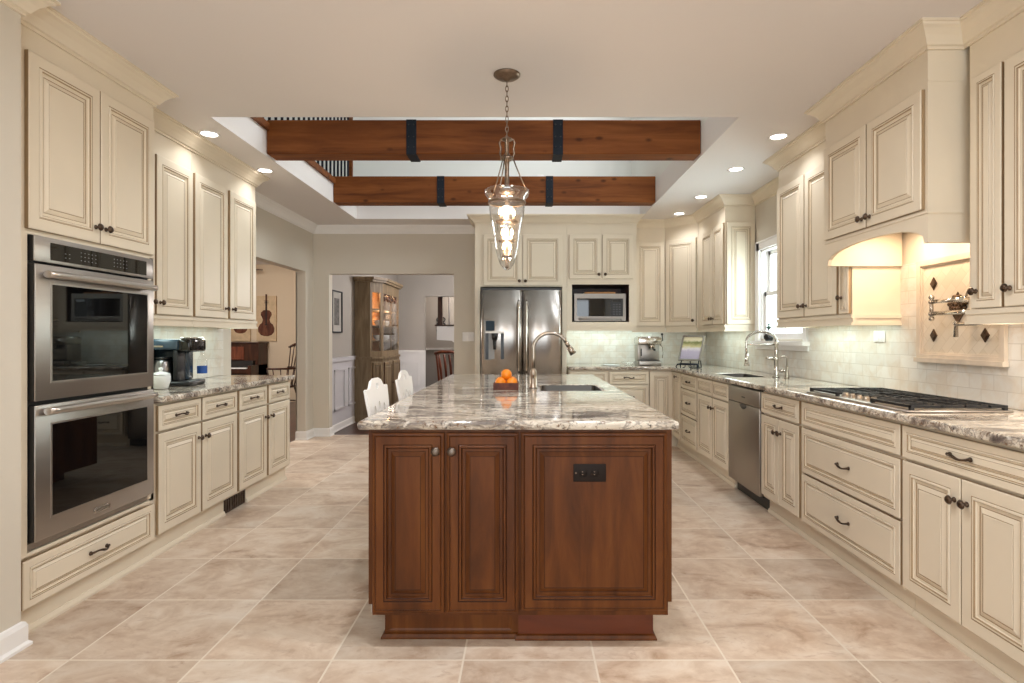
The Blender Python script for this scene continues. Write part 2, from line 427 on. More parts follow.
# loft above the opening
boxes([(HX1, HX1 + .12, HY0 - .1, 9.0, 2.90, 4.0), (HX1, HX1 + .12, HY0 - .1, 4.2, 4.0, 5.3), (HX1, HX1 + .12, 6.2, 9.0, 4.0, 5.3), (HX1, HX1 + .12, 4.2, 6.2, 5.0, 5.3), (-4.3, HX1, HY1 + .55, HY1 + .65, 2.90, 5.3), (-4.4, -4.3, 2.2, HY1 + .65, 2.90, 5.3), (-4.4, HX1 + .12, HY0 - .3, HY0 - .2, 2.9, 5.3),
       (-4.4, HX1 + .12, HY0 - .3, 4.2, 5.3, 5.4), (-4.4, HX1 + .12, 6.3, 7.5, 5.3, 5.4), (-4.4, HX1 + .12, 4.2, 6.3, 5.3, 5.4)], 'wall_loft', M['loft'])
boxes([(HX0 - .05, HX0 + .03, HY0 - .02, HY1, 2.872, 2.925)], 'trim_6', M['beam'])

# crown mouldings
CP = [(0, 0), (.010, 0), (.010, .012), (.020, .016), (.026, .028), (.040, .050), (.062, .072), (.076, .080), (.078, .088), (.088, .090), (.088, .0995), (0, .0995)]
CP = [(a, b + CZ - .10) for a, b in CP]
def trim(n, path, prof, mat):
    m = MB().sweep(path, prof); o = m.build('trim_%d' % n, mat); o['kind'] = 'structure'; return o
trim(1, [(-2.05, -3.2), (-2.05, 2.30), (-2.11, 2.30), (-2.11, 3.212), (-2.355, 3.212), (-2.355, 4.94), (XL, 4.94)], CP, M['cream'])
trim(2, [(XL, 4.95), (XL, YB), (-.58, YB)], CP, M['white'])
trim(3, [(-.58, YB), (-.58, 6.55), (1.2926, 6.55), (1.2926, 6.85), (1.70, 6.85), (2.005, 6.545), (2.005, 5.66), (XR, 5.66), (XR, 4.47), (2.005, 4.47), (2.005, 3.46),
         (1.84, 3.46), (1.84, 2.58), (2.005, 2.58), (2.005, 1.2)], CP, M['cream'])
# baseboards
BP = [(0, 0), (.026, 0), (.026, .012), (.016, .022), (.016, .085), (.010, .10), (0, .105)]
trim_b = lambda nm, path: tag(MB().sweep(path, BP).build(nm, M['white']), kind='structure')
trim_b('baseboard_left', [(-2.05, -3.2), (-2.05, 2.298), (-2.106, 2.298)])
trim_b('baseboard_back', [(-2.81, 6.93), (XL, 6.93), (XL, YB), (-2.49, YB), (-2.49, 7.31)])
trim_b('baseboard_doorway', [(-.902, 7.3), (-.902, YB), (-.59, YB)])
trim_b('baseboard_dining', [(-2.53, 7.3), (-2.53, 11.2), (-1.99, 11.2)])

# dining room wainscot: rail and picture-frame mouldings
w = MB()
w.box(-2.53, -2.522, 7.3, 11.2, .1, .93); w.box(-2.53, -2.50, 7.3, 11.2, .93, .985)
y = 7.46
while y < 11:
    a, b = y, min(y + .42, 11.1)
    for (p0, p1, q0, q1) in ((a, b, .28, .305), (a, b, .80, .825), (a, a + .022, .28, .82), (b - .022, b, .28, .82)): w.box(-2.522, -2.506, p0, p1, q0, q1)
    y += .60
o = w.build('trim_4', M['wains']); o['kind'] = 'structure'
w = MB()
w.box(-2.5, -1.99, 11.19, 11.2, .1, .95); w.box(-2.5, -1.99, 11.165, 11.2, .95, 1.0); w.box(-2.05, -1.97, 11.175, 11.2, 0, 1.0)
for (p0, p1, q0, q1) in ((-2.42, -2.1, .74, .765), (-2.42, -2.1, .28, .305), (-2.42, -2.395, .28, .76), (-2.125, -2.1, .28, .76)): w.box(p0, p1, 11.178, 11.192, q0, q1)
w.box(-2.5, 1.5, 13.57, 13.6, .95, 1.0)
o = w.build('trim_5', M['white']); o['kind'] = 'structure'

# kitchen window
w = MB()
for y0, y1, z0, z1 in ((WY0 - .075, WY0, WZ0 - .03, WZ1 + .085), (WY1, WY1 + .075, WZ0 - .03, WZ1 + .085), (WY0 - .075, WY1 + .075, WZ1, WZ1 + .085)): w.box(XR - .022, XR - .001, y0, y1, z0, z1)
for y0, y1, z0, z1 in ((WY0 - .075, WY0 - .06, WZ0 - .03, WZ1 + .085), (WY1 + .06, WY1 + .075, WZ0 - .03, WZ1 + .085), (WY0 - .075, WY1 + .075, WZ1 + .07, WZ1 + .085)): w.box(XR - .030, XR - .02, y0, y1, z0, z1)
for y0, y1, z0, z1 in ((WY0, WY0 + .015, WZ0, WZ1), (WY1 - .015, WY1, WZ0, WZ1), (WY0, WY1, WZ1 - .015, WZ1), (WY0, WY1, WZ0, WZ0 + .015)): w.box(XR, 2.43, y0, y1, z0, z1)
win = w.build('window_1', M['white']); win['kind'] = 'structure'
MB().box(XR - .07, XR + .02, WY0 - .1, WY1 + .1, WZ0 - .055, WZ0 - .02).box(XR - .022, XR - .001, WY0 - .085, WY1 + .085, WZ0 - .10, WZ0 - .055).build('window_sill', M['white'], win)
def sash(nm, x, z0, z1):
    m = MB(); a, b = WY0 + .015, WY1 - .015
    for y0, y1, q0, q1 in ((a, a + .045, z0, z1), (b - .045, b, z0, z1), (a, b, z0, z0 + .035), (a, b, z1 - .04, z1)): m.box(x, x + .035, y0, y1, q0, q1)
    m.box(x + .012, x + .022, (a + b) / 2 - .009, (a + b) / 2 + .009, z0, z1)
    s_ = m.build('window_frame', M['white'], win)
    MB().box(x + .015, x + .019, a + .04, b - .04, z0 + .04, z1 - .03).build('pane', M['pane'], s_)
sash('u', XR + .066, (WZ0 + WZ1) / 2 - .02, WZ1 - .015); sash('l', XR + .026, WZ0 + .015, (WZ0 + WZ1) / 2 + .02)

# backsplashes belong to the walls
MB().box(XR - .010, XR - .001, 1.2, WY0 - .075, .923, 1.70).box(XR - .010, XR - .001, WY0 - .075, WY1 + .075, .923, WZ0 - .105).box(XR - .010, XR - .001, WY1 + .075, YB - .012, .923, 1.41).build('backsplash', M['bsy'], wr)
MB().box(.49, XR - .012, YB - .010, YB - .001, .923, 1.41).build('backsplash', M['bsx'], wb)
MB().box(XL + .001, XL + .010, 3.22, 5.02, .923, 1.41).build('backsplash', M['bsy'], wl)

# ---------------------------------------------------------------- cabinet kit
SPEC = [(0, 0, 0), (0, .017, 1), (.004, .020, 0), (.050, .020, 0), (.0535, .0175, 1), (.057, .0225, 0), (.063, .0225, 0), (.0665, .017, 1), (.069, .012, 0), (.080, .012, 0),  # outer edge ring in brown glaze, also painting the shadow gaps between fronts
        (.0835, .0105, 1), (.101, .0185, 0), (.1045, .0175, 1), (.106, .019, 0)]
SPECC = [(0, 0, 0), (0, .011, 1), (.005, .014, 0), (.012, .0155, 0), (.014, .0145, 1), (.017, .020, 0), (.048, .020, 0), (.0515, .018, 1), (.055, .0225, 0), (.061, .0225, 0), (.0635, .018, 1), (.067, .011, 0), (.078, .011, 0),
        (.080, .010, 1), (.097, .0185, 0), (.0995, .018, 1), (.101, .0185, 0)]
def panel_rings(mb, w, h, k=1.0, x=0, z=0, y=0, SPEC=SPEC):
    k = min(k, .42 * min(w, h) / .106)
    mb.rings([(x + a * k, x + w - a * k, z + a * k, z + h - a * k, y - b, mi) for a, b, mi in SPEC], True)
    return mb
CREAM = (M['cream'], M['glaze']); CHERRY = (M['cherry'], M['cherryglaze'])
_cache = {}
def knob_mesh(mat):
    if ('k', mat) not in _cache:
        m = MB().lathe([(0, 0), (.011, 0), (.011, -.003), (.007, -.006), (.0055, -.014), (.009, -.018), (.0155, -.021), (.0165, -.026), (.013, -.031), (.006, -.0335), (0, -.034)], n=16, axis='y')
        m.lathe([(.0168, -.022), (.0185, -.0235), (.0168, -.025)], n=16, axis='y')
        _cache[('k', mat)] = m.mesh('knob', mat)
    return _cache[('k', mat)]
def handle_mesh(mat):
    if ('h', mat) not in _cache:
        m = MB(); L = .052
        pts = [(L * (-1 + 2 * i / 12), -.008 - .020 * math.sin(PI * i / 12) ** .7, .006 * math.sin(2 * PI * i / 12)) for i in range(13)]
        m.tube(pts, [.0065, .005, .0045, .0045, .005, .0058, .0062, .0058, .005, .0045, .0045, .005, .0065], 8)
        for sx in (-1, 1):
            m.lathe([(0, 0), (.010, 0), (.010, -.003), (.006, -.007), (0, -.010)], (sx * L, 0, 0), 12, axis='y')
            m.ball((sx * (L + .004), -.009, 0), .008, .006, .007, 10)
        _cache[('h', mat)] = m.mesh('handle', mat)
    return _cache[('h', mat)]
def front(parent, kind, x0, x1, z0, z1, hw=None, mats=CREAM, k=1.0, hz=None, hm=None, name=None):
    w, h = x1 - x0, z1 - z0
    key = (kind, round(w, 4), round(h, 4), mats, k)
    if key not in _cache:
        _cache[key] = panel_rings(MB(), w, h, k if kind != 'drawer' else .62 * k).mesh(kind, list(mats))
    d = link(name or kind, _cache[key], parent, (x0, -.001, z0))
    hm = hm or M['bronze']
    if hw == 'l': link('knob', knob_mesh(hm), d, (.03, -.020, hz if hz is not None else h - .09))
    elif hw == 'r': link('knob', knob_mesh(hm), d, (w - .03, -.020, hz if hz is not None else h - .09))
    elif hw == 'c': link('handle', handle_mesh(hm), d, (w / 2, -.020, h / 2))
    elif hw == 'k': link('knob', knob_mesh(hm), d, (w / 2, -.020, h - .05))
    return d
ROT = {'L': PI / 2, 'R': -PI / 2, 'B': 0}
def base_cabinet(side, frame, a, b, label, fronts, depth, group='cream base cabinets', kick=.045, kx=None, top=.8825, loc=None, rz=None):
    """a..b along the run; fronts in local x"""
    w = b - a - .002
    loc = loc or {'L': (frame, a + .001, 0), 'R': (frame, b - .001, 0), 'B': (a + .001, frame, 0)}[side]
    t = thing('base_cabinet', label, 'cabinet', loc, ROT[side] if rz is None else rz, group)
    MB().box(0, w, 0, depth, .115, top).build('body', M['cream'], t)
    k0, k1 = kx or (0, w)
    tk = MB().box(k0, k1, kick, depth, 0, .115).build('toe_kick', M['cream'], t)
    MB().prism([(kick, 0), (kick, .030), (kick - .006, .030), (kick - .015, .012), (kick - .015, 0)], k0, k1, 'x').build('shoe_moulding', M['cream'], tk)
    for f in fronts: front(t, *f)
    return t, w
def rail_prof(mb, x0, x1, y, z, flip=False):
    mb.rings([(x0, x1, z - .062, z, y + .02, 0), (x0, x1, z - .062, z, y, 0)])
def wall_cabinet(side, frame, a, b, label, fronts, depth, z0=1.40, z1=2.670, rail=True, group='cream wall cabinets', side_panel=None, rail_sides=''):
    w = b - a - .002
    loc = {'L': (frame, a + .001, 0), 'R': (frame, b - .001, 0), 'B': (a + .001, frame, 0)}[side]
    t = thing('wall_cabinet', label, 'cabinet', loc, ROT[side], group)
    MB().box(0, w, 0, depth, z0, z1).build('body', M['cream'], t)
    for f in fronts: front(t, *f)
    if rail:
        m = MB()
        x0, x1 = (-.012 if 'l' in rail_sides else 0), (w + .012 if 'r' in rail_sides else w)
        for q0, q1, yy in ((z0 - .022, z0 - .0005, -.012), (z0 - .05, z0 - .022, -.004), (z0 - .066, z0 - .05, -.014)):
            m.box(x0, x1, yy, .02, q0, q1)
            if 'r' in rail_sides: m.box(w - .02, w + (-yy), .02, depth, q0, q1)
            if 'l' in rail_sides: m.box(yy, .02, .02, depth, q0, q1)
        m.build('light_rail', M['cream'], t)
    return t, w

# ---- left run: oven tower -------------------------------------------------
TF = -2.11
tw = thing('oven_cabinet', 'tall cream cabinet built around the double wall oven', 'cabinet', (TF, 2.312, 0), PI / 2)
X = lambda y: y - 2.312
m = MB(); W = 3.208 - 2.312
ox0, ox1 = X(2.372), X(3.140)
m.box(0, .02, 0, .57, .115, 2.67); m.box(W - .02, W, 0, .57, .115, 2.67); m.box(.02, W - .02, .55, .57, .115, 2.67)
m.box(.02, W - .02, 0, .55, .115, .352); m.box(.02, W - .02, 0, .55, 1.70, 2.67)
m.box(0, ox0 - .002, -.022, .02, .340, 1.708); m.box(ox1 + .002, W, 0, .02, .340, 1.708)
m.box(ox0 - .002, ox1 + .002, -.022, 0, 1.696, 1.708); m.box(ox0 - .002, ox1 + .002, -.022, 0, .340, .354)
m.build('body', M['cream'], tw)
MB().box(0, W, .016, .57, 0, .115).prism([(.016, 0), (.016, .03), (.010, .03), (.001, .012), (.001, 0)], 0, W, 'x').build('toe_kick', M['cream'], tw)
front(tw, 'door', X(2.380), X(2.780), 1.722, 2.474, 'r', hz=.075)
front(tw, 'door', X(2.786), X(3.188), 1.722, 2.474, 'l', hz=.075)
front(tw, 'drawer', X(2.352), X(3.185), .120, .322, 'c')
# double oven
ov = thing('double_oven', 'stainless steel double wall oven with two glass doors', 'oven', (TF, 2.372, 0), PI / 2)
w = ox1 - ox0
MB().box(.003, w - .003, .002, .5, .356, 1.698).build('body', M['dark'], ov)
MB().box(0, w, -.012, -.0005, .357, .385).build('vent_trim', M['steel'], ov)
MB().box(0, w, -.012, -.0005, .385, 1.693).build('black_surround', M['black'], ov)
cpn = MB().rbox(0.004, w - .004, -.046, -.040, 1.583, 1.693, .002, 2).build('control_panel', M['steel'], ov)
MB().box(0.004, w - .004, -.0398, -.0125, 1.584, 1.692).build('panel_housing', M['black'], cpn)
pn = MB().box(.085, w - .062, -.0485, -.0462, 1.597, 1.672).build('display', M['gloss'], ov)
GP = plain('grey_print', col(130, 130, 132), .5)
for bx, nx, nz in ((.16, 2, 2), (.25, 5, 3), (.46, 5, 3)):
    g = MB()
    for i in range(nx):
        for j in range(nz):
            g.box(bx + i * .022, bx + i * .022 + .007, -.0490, -.0486, 1.615 + j * .018, 1.618 + j * .018)
    g.build('button_mark', GP, pn)
def oven_door(z0, z1, gz0, gz1, hz, badge):
    m = MB()
    m.rbox(.004, w - .004, -.050, -.043, z0, z1, .003, 2)
    d = m.build('door', M['steel'], ov)
    MB().box(.004, w - .004, -.0428, -.0125, z0 + .001, z1 - .001).build('door_housing', M['black'], d)
    gx0, gx1 = .088, w - .062
    MB().rings([(gx0 - .008, gx1 + .008, gz0 - .008, gz1 + .008, -.0500, 0), (gx0 - .008, gx1 + .008, gz0 - .008, gz1 + .008, -.0525, 0), (gx0, gx1, gz0, gz1, -.0525, 0), (gx0, gx1, gz0, gz1, -.0512, 0)]).build('window_trim', M['steelv'], d)
    MB().box(gx0, gx1, -.0522, -.0512, gz0, gz1).build('glass', M['gloss'], d)
    h = MB().tube([(.032 + (w - .064) * i / 14, -.078 - .006 * math.sin(PI * i / 14), hz) for i in range(15)], [.016] * 15, 12)
    for xx in (.055, w - .055): h.cyl((xx, -.05, hz), (xx, -.078, hz), .011, n=10)
    h.build('handle', M['handle'], d)
    if badge:
        b = MB().rbox(w / 2 - .055, w / 2 + .045, -.053, -.0502, z0 + .022, z0 + .046, .004, 1)
        bo = b.build('badge', M['chrome'], d)
        MB().rbox(w / 2 - .050, w / 2 + .040, -.0536, -.0528, z0 + .026, z0 + .042, .003, 1).build('badge_field', M['steeldk'], bo)
oven_door(.990, 1.573, 1.070, 1.490, 1.530, False)
oven_door(.396, .972, .485, .882, .945, True)

# ---- left run: wall cabinets ----------------------------------------------
UF = -2.355
L0 = 3.212
wall_cabinet('L', UF, 3.212, 3.990, 'tall cream wall cabinet directly beside the oven cabinet above the coffee maker',
    [('door', .015, 3.565 - L0, 1.408, 2.425, 'r', CREAM, 1, .075), ('door', 3.585 - L0, 3.974 - L0, 1.408, 2.425, 'l', CREAM, 1, .075)], .333)
L0 = 3.990
wall_cabinet('L', UF, 3.990, 4.935, 'tall cream wall cabinet at the doorway end of the wall with violin pictures beyond',
    [('door', 4.004 - L0, 4.435 - L0, 1.408, 2.425, 'r', CREAM, 1, .075), ('door', 4.48 - L0, 4.904 - L0, 1.408, 2.425, 'l', CREAM, 1, .075)], .333, rail_sides='r')
# ---- left run: base cabinets ----------------------------------------------
L0 = 3.212
base_cabinet('L', TF, 3.212, 4.118, 'cream base cabinet under the coffee maker beside the oven cabinet',
    [('drawer', .012, 3.645 - L0, .722, .868, 'c'), ('drawer', 3.664 - L0, 4.102 - L0, .722, .868, 'c'), ('door', .012, 3.645 - L0, .132, .708, 'r'), ('door', 3.664 - L0, 4.102 - L0, .132, .708, 'l')], .57, kick=.02, kx=(0, .78))
L0 = 4.118
base_cabinet('L', TF, 4.118, 5.035, 'cream base cabinet at the doorway end of the left counter',
    [('drawer', 4.138 - L0, 4.575 - L0, .722, .868, 'c'), ('drawer', 4.613 - L0, 5.018 - L0, .722, .868, 'c'), ('door', 4.138 - L0, 4.575 - L0, .132, .708, 'r'), ('door', 4.613 - L0, 5.018 - L0, .132, .708, 'l')], .57, kick=.02, kx=(.19, .90))
v = MB().box(-2.19, -2.132, 4.0, 4.304, .004, .11)
for i in range(9): v.box(-2.132, -2.126, 4.008 + i * .033, 4.028 + i * .033, .015, .10)
tag(v.build('floor_vent', M['bronze']), 'dark bronze register grille in the toe kick of the left cabinets', 'vent')
def slab(name, xs, ys, keep, z0, z1, label, r=.012):
    bm = bmesh.new(); V = {}
    g = lambda i, j: V.setdefault((i, j), bm.verts.new((xs[i], ys[j], z0)))
    for i in range(len(xs) - 1):
        for j in range(len(ys) - 1):
            if keep(i, j): bm.faces.new((g(i, j), g(i + 1, j), g(i + 1, j + 1), g(i, j + 1)))
    q = bmesh.ops.extrude_face_region(bm, geom=bm.faces[:])
    for e in q['geom']:
        if isinstance(e, bmesh.types.BMVert): e.co.z = z1
    bmesh.ops.recalc_face_normals(bm, faces=bm.faces)
    es = [e for e in bm.edges if len(e.link_faces) == 2 and abs(e.verts[0].co.z - e.verts[1].co.z) < 1e-6 and abs(e.link_faces[0].normal.z) + abs(e.link_faces[1].normal.z) < 1.5 and abs(e.link_faces[0].normal.z) + abs(e.link_faces[1].normal.z) > .5]
    bmesh.ops.bevel(bm, geom=es, offset=r, segments=3, affect='EDGES', profile=.5)
    return tag(MB().bm(bm).build(name, M['granite']), label, 'countertop')
slab('countertop', [-2.678, -2.060], [3.214, 5.062], lambda i, j: True, .884, .922, 'granite countertop on the left run under the coffee maker')

# ---- right run: base cabinets ---------------------------------------------
RF = 1.72
Y = lambda b: (lambda y: b - .001 - y)
dr = lambda q, y1, y0, z0, z1, hw='c': ('drawer', q(y1), q(y0), z0, z1, hw)
do = lambda q, y1, y0, z0, z1, hw: ('door', q(y1), q(y0), z0, z1, hw)
q = Y(1.857)
base_cabinet('R', RF, 1.20, 1.857, 'cream base cabinet at the near end of the right run', [dr(q, 1.845, 1.21, .722, .865), do(q, 1.845, 1.53, .135, .708, 'r'), do(q, 1.525, 1.21, .135, .708, 'l')], .575)
q = Y(2.555)
base_cabinet('R', RF, 1.857, 2.555, 'cream base cabinet with one wide drawer over two doors, right of the cooktop', [dr(q, 2.546, 1.866, .722, .865), do(q, 2.546, 2.206, .138, .708, 'r'), do(q, 2.202, 1.866, .138, .708, 'l')], .575)
q = Y(3.49)
base_cabinet('R', RF, 2.555, 3.49, 'cream base cabinet of three wide drawers under the cooktop', [dr(q, 3.474, 2.562, .724, .865, None), dr(q, 3.474, 2.562, .437, .706), dr(q, 3.474, 2.562, .138, .424)], .575, top=.8825)
q = Y(4.075)
base_cabinet('R', RF, 3.49, 4.075, 'cream base cabinet with drawer and two narrow doors between cooktop drawers and dishwasher', [dr(q, 4.066, 3.51, .722, .865), do(q, 4.066, 3.79, .138, .708, 'r'), do(q, 3.785, 3.51, .138, .708, 'l')], .575)
q = Y(5.59)
sk = base_cabinet('R', RF, 4.712, 5.59, 'cream sink base cabinet with two false fronts beside the dishwasher', [dr(q, 5.575, 5.14, .722, .865, None), dr(q, 5.125, 4.724, .722, .865, None), do(q, 5.575, 5.14, .138, .708, 'r'), do(q, 5.125, 4.724, .138, .708, 'l')], .575, top=.70)[0]
MB().box(0, .02, 0, .575, .70, .8825).box(.856, .876, 0, .575, .70, .8825).box(.02, .856, 0, .02, .70, .8825).build('upper_frame', M['cream'], sk)
q = Y(6.16)
base_cabinet('R', RF, 5.59, 6.16, 'cream base cabinet of three narrow drawers between sink cabinet and corner', [dr(q, 6.15, 5.60, .722, .865), dr(q, 6.15, 5.60, .437, .708), dr(q, 6.15, 5.60, .138, .424)], .575)
# corner cabinet, L-shaped, with one door on each face
cc = thing('base_cabinet', 'cream corner base cabinet with narrow doors on both faces', 'cabinet', (RF, 6.519, 0), -PI / 2, 'cream base cabinets')
MB().box(0, .357, 0, .575, .115, .8825).box(-.63, -.001, -.285, .575, .115, .8825).build('body', M['cream'], cc)
MB().box(0, .357, .045, .575, 0, .115).prism([(.045, 0), (.045, .03), (.039, .03), (.03, .012), (.03, 0)], 0, .357, 'x').box(-.63, -.03, -.285, .575, 0, .115).build('toe_kick', M['cream'], cc)
front(cc, 'door', .012, .345, .138, .865, 'k')
d2 = front(cc, 'door', 0, .262, .138, .865, None)
d2.rotation_euler = (0, 0, PI / 2); d2.location = (-.001, -.284, .138)
# dishwasher
dw = thing('dishwasher', 'stainless steel dishwasher between the cream base cabinets', 'dishwasher', (RF, 4.709, 0), -PI / 2)
MB().box(0.002, .629, .002, .56, .10, .872).build('body', M['dark'], dw)
MB().box(.002, .629, .05, .50, 0, .098).build('toe_kick', M['black'], dw)
d = MB().rbox(.006, .624, -.026, .0, .105, .742, .004, 2).build('door', M['steeldk'], dw)
p = MB().rbox(.006, .624, -.026, .0, .746, .868, .004, 2).build('control_panel', M['steeldk'], dw)
MB().box(.29, .36, -.0272, -.0265, .79, .80).build('badge', M['black'], p)
MB().prism([(.255 + .13 * i / 10, .725 - .024 * math.sin(PI * i / 10)) for i in range(11)], -.0285, -.0262).box(.255, .385, -.0285, -.0262, .725, .738).build('handle_recess', M['black'], d)

# back run base cabinets
BF = 6.52
base_cabinet('B', BF, .50, .960, 'cream base cabinet beside the refrigerator under the back counter', [('drawer', .012, .446, .722, .865, 'c'), ('drawer', .012, .446, .437, .708, 'c'), ('drawer', .012, .446, .138, .424, 'c')], .64)
base_cabinet('B', BF, .960, 1.432, 'cream drawer base cabinet in the middle of the back counter', [('drawer', .012, .458, .722, .865, 'c'), ('drawer', .012, .458, .437, .708, 'c'), ('drawer', .012, .458, .138, .424, 'c')], .64)
# L-shaped countertop with sink cut-out
SX0, SX1, SY0, SY1 = 1.79, 2.06, 4.78, 5.30
xs = [.497, 1.66, SX0, SX1, XR - .012]; ys = [1.2, SY0, SY1, 6.47, YB - .012]
slab('countertop', xs, ys, lambda i, j: (i > 0 or j == 3) and not (i == 2 and j == 1), .884, .922, 'long granite countertop running along the right wall and round the back corner')
sink_n = 0
def sink(x0, x1, y0, y1, zt, dep, label):
    t = thing('sink', label, 'sink', ((x0 + x1) / 2, (y0 + y1) / 2, zt - dep))
    a, b = (x1 - x0) / 2, (y1 - y0) / 2
    m = MB(); th = .004
    def ring(A, B, z, r=.03, n=5):
        P = []
        for cx, cy, t0 in ((A - r, B - r, 0), (-A + r, B - r, PI / 2), (-A + r, -B + r, PI), (A - r, -B + r, 1.5 * PI)):
            for i in range(n + 1): P.append((cx + r * math.cos(t0 + PI / 2 * i / n), cy + r * math.sin(t0 + PI / 2 * i / n), z))
        return P
    L = [ring(a - .002, b - .002, dep), ring(a - .006, b - .006, .03), ring(a - .03, b - .03, .004), ring(.05, .05, 0, .045)]
    k = len(L[0]); vs = sum(L, [])
    fs = [(i * k + j, i * k + (j + 1) % k, (i + 1) * k + (j + 1) % k, (i + 1) * k + j) for i in range(3) for j in range(k)] + [list(range(3 * k, 4 * k))]
    m.add(vs, fs, 0, True)
    m.build('basin', M['basin'], t)
    MB().lathe([(0, .003), (.03, .003), (.042, .006), (.045, .002)], n=20).build('drain', M['chrome'], t)
    return t
sink(SX0 + .003, SX1 - .003, SY0 + .003, SY1 - .003, .9195, .19, 'small undermount steel prep sink under the window')

# ---- right wall cabinets ---------------------------------------------------
RU = 2.005
UD = XR - RU - .003
q = Y(4.468)
wall_cabinet('R', RU, 3.460, 4.468, 'cream wall cabinet with three doors between the window and the range hood', [do(q, 4.455, 4.03, 1.408, 2.42, 'r') + (CREAM, 1, .075), do(q, 4.015, 3.605, 1.408, 2.42, 'l') + (CREAM, 1, .075), do(q, 3.575, 3.470, 1.408, 2.42, 'l') + (CREAM, 1, .10)], UD, rail_sides='lr')
q = Y(2.548)
wall_cabinet('R', RU, 1.50, 2.548, 'cream wall cabinet nearest the camera, right of the range hood', [do(q, 2.515, 2.356, 1.388, 2.41, 'l') + (CREAM, .8, .075), do(q, 2.342, 1.945, 1.388, 2.41, 'l') + (CREAM, 1, .075), do(q, 1.94, 1.52, 1.388, 2.41, 'l') + (CREAM, 1, .075)], UD, z0=1.385, rail_sides='l')
# corner group
q = Y(6.545)
t, w_ = wall_cabinet('R', RU, 5.66, 6.545, 'cream wall cabinet with two narrow doors on the far side of the window', [do(q, 6.36, 6.0, 1.395, 2.41, 'r') + (CREAM, .9, .06), do(q, 5.985, 5.675, 1.395, 2.41, 'l') + (CREAM, .9, .06)], UD, z0=1.385, rail_sides='r')
e = panel_rings(MB(), UD - .02, 1.02, .9).build('end_panel', CREAM, t); e.rotation_euler = (0, 0, PI / 2); e.location = (w_ + .0005, .012, 1.39)
# diagonal corner cabinet
dc = thing('wall_cabinet', 'cream diagonal corner wall cabinet above the leaning photo', 'cabinet', (1.702, 6.85, 0), 0, 'cream wall cabinets')
ex, ey = 2.002 - 1.702, 6.548 - 6.85
MB().prism([(0, 0), (ex, ey), (.604, ey), (.604, .325), (0, .325)], 1.385, 2.67, 'z').build('body', M['cream'], dc)
ln = math.hypot(ex, ey); rz = math.atan2(ey, ex)
d = front(dc, 'door', 0, ln - .03, 1.395, 2.42, 'r', CREAM, 1, .06); d.rotation_euler = (0, 0, rz); d.location = (.015 * math.cos(rz) + .001 * math.sin(rz), .015 * math.sin(rz) - .001, 1.395)
r = MB()
for q0, q1, yy in ((1.363, 1.3845, -.012), (1.335, 1.363, -.004), (1.319, 1.335, -.014)): r.box(.014, ln - .014, yy, .02, q0, q1)
r = r.build('light_rail', M['cream'], dc); r.rotation_euler = (0, 0, rz)
wall_cabinet('B', 6.85, 1.296, 1.70, 'single door cream wall cabinet above the espresso machine', [('door', .04, .39, 1.395, 2.41, None)], .327, z0=1.385)

# ---- tall back cabinets ----------------------------------------------------
TB = 6.55
fc = thing('refrigerator_cabinet', 'cream cabinet surround enclosing the stainless refrigerator', 'cabinet', (-.58, TB, 0))
u = lambda x: x + .58
m = MB().box(0, .06, 0, .625, 0, 2.67).box(u(.432), u(.483), 0, .625, 0, 2.67).box(.06, u(.432), 0, .625, 1.845, 2.67).box(.06, u(.432), .61, .625, 0, 1.845)
m.build('body', M['cream'], fc)
front(fc, 'door', u(-.48), u(-.035), 1.858, 2.445, 'r', CREAM, .95, .05); front(fc, 'door', u(-.025), u(.43), 1.858, 2.445, 'l', CREAM, .95, .05)
mc = thing('microwave_cabinet', 'cream wall cabinet with an open niche holding the microwave', 'cabinet', (.485, TB, 0))
u = lambda x: x - .485
WM = 1.2926 - .485
m = MB().box(0, u(.545), 0, .6, 1.40, 2.67).box(u(1.208), WM, 0, .6, 1.40, 2.67).box(u(.545), u(1.208), 0, .6, 1.872, 2.67).box(u(.545), u(1.208), 0, .6, 1.40, 1.436).box(u(.545), u(1.208), .55, .6, 1.436, 1.872)
m.build('body', M['cream'], mc)
nm = MB(); 
nm.box(u(.545), u(.549), .02, .55, 1.436, 1.872).box(u(1.204), u(1.208), .02, .55, 1.436, 1.872).box(u(.549), u(1.204), .02, .55, 1.868, 1.872).box(u(.549), u(1.204), .546, .55, 1.436, 1.868)
nm.build('niche_lining', M['darkwood'], mc)
front(mc, 'door', u(.514), u(.882), 1.935, 2.445, 'r', CREAM, .95, .05); front(mc, 'door', u(.896), u(1.25), 1.935, 2.445, 'l', CREAM, .95, .05)
MB().box(0, WM, -.010, .6, 1.378, 1.3995).box(0, WM, -.002, .02, 1.350, 1.378).box(0, WM, -.012, .02, 1.334, 1.350).build('light_rail', M['cream'], mc)
# ---- hood ------------------------------------------------------------------
HF = 1.84
hd = thing('range_hood', 'cream mantel style range hood with arched opening over the cooktop', 'range hood', (HF, 3.459, 0), -PI / 2)
HW = .878; HD = XR - HF - .014
arch = [(0, 1.694), (.022, 1.694)]
for i in range(15):
    a = PI * i / 14
    arch.append((HW / 2 - .415 * math.cos(a), 1.694 + .095 * math.sin(a) ** .7))
arch += [(HW - .022, 1.694), (HW, 1.694), (HW, 1.93), (0, 1.93)]
m = MB().prism(arch, 0, .022)
m.box(0, .02, .022, HD, 1.694, 1.93); m.box(HW - .02, HW, .022, HD, 1.694, 1.93)
m.box(0, HW, 0, HD, 1.93, 2.67)
m.build('body', M['cream'], hd)
MB().box(-.004, HW + .006, -.006, .0, 1.828, 1.842).box(HW, HW + .006, 0, .16, 1.828, 1.842).build('ledge_moulding', M['cream'], hd)
MB().box(HW, HW + .004, 0, .16, 2.43, 2.44).build('side_moulding', M['cream'], hd)
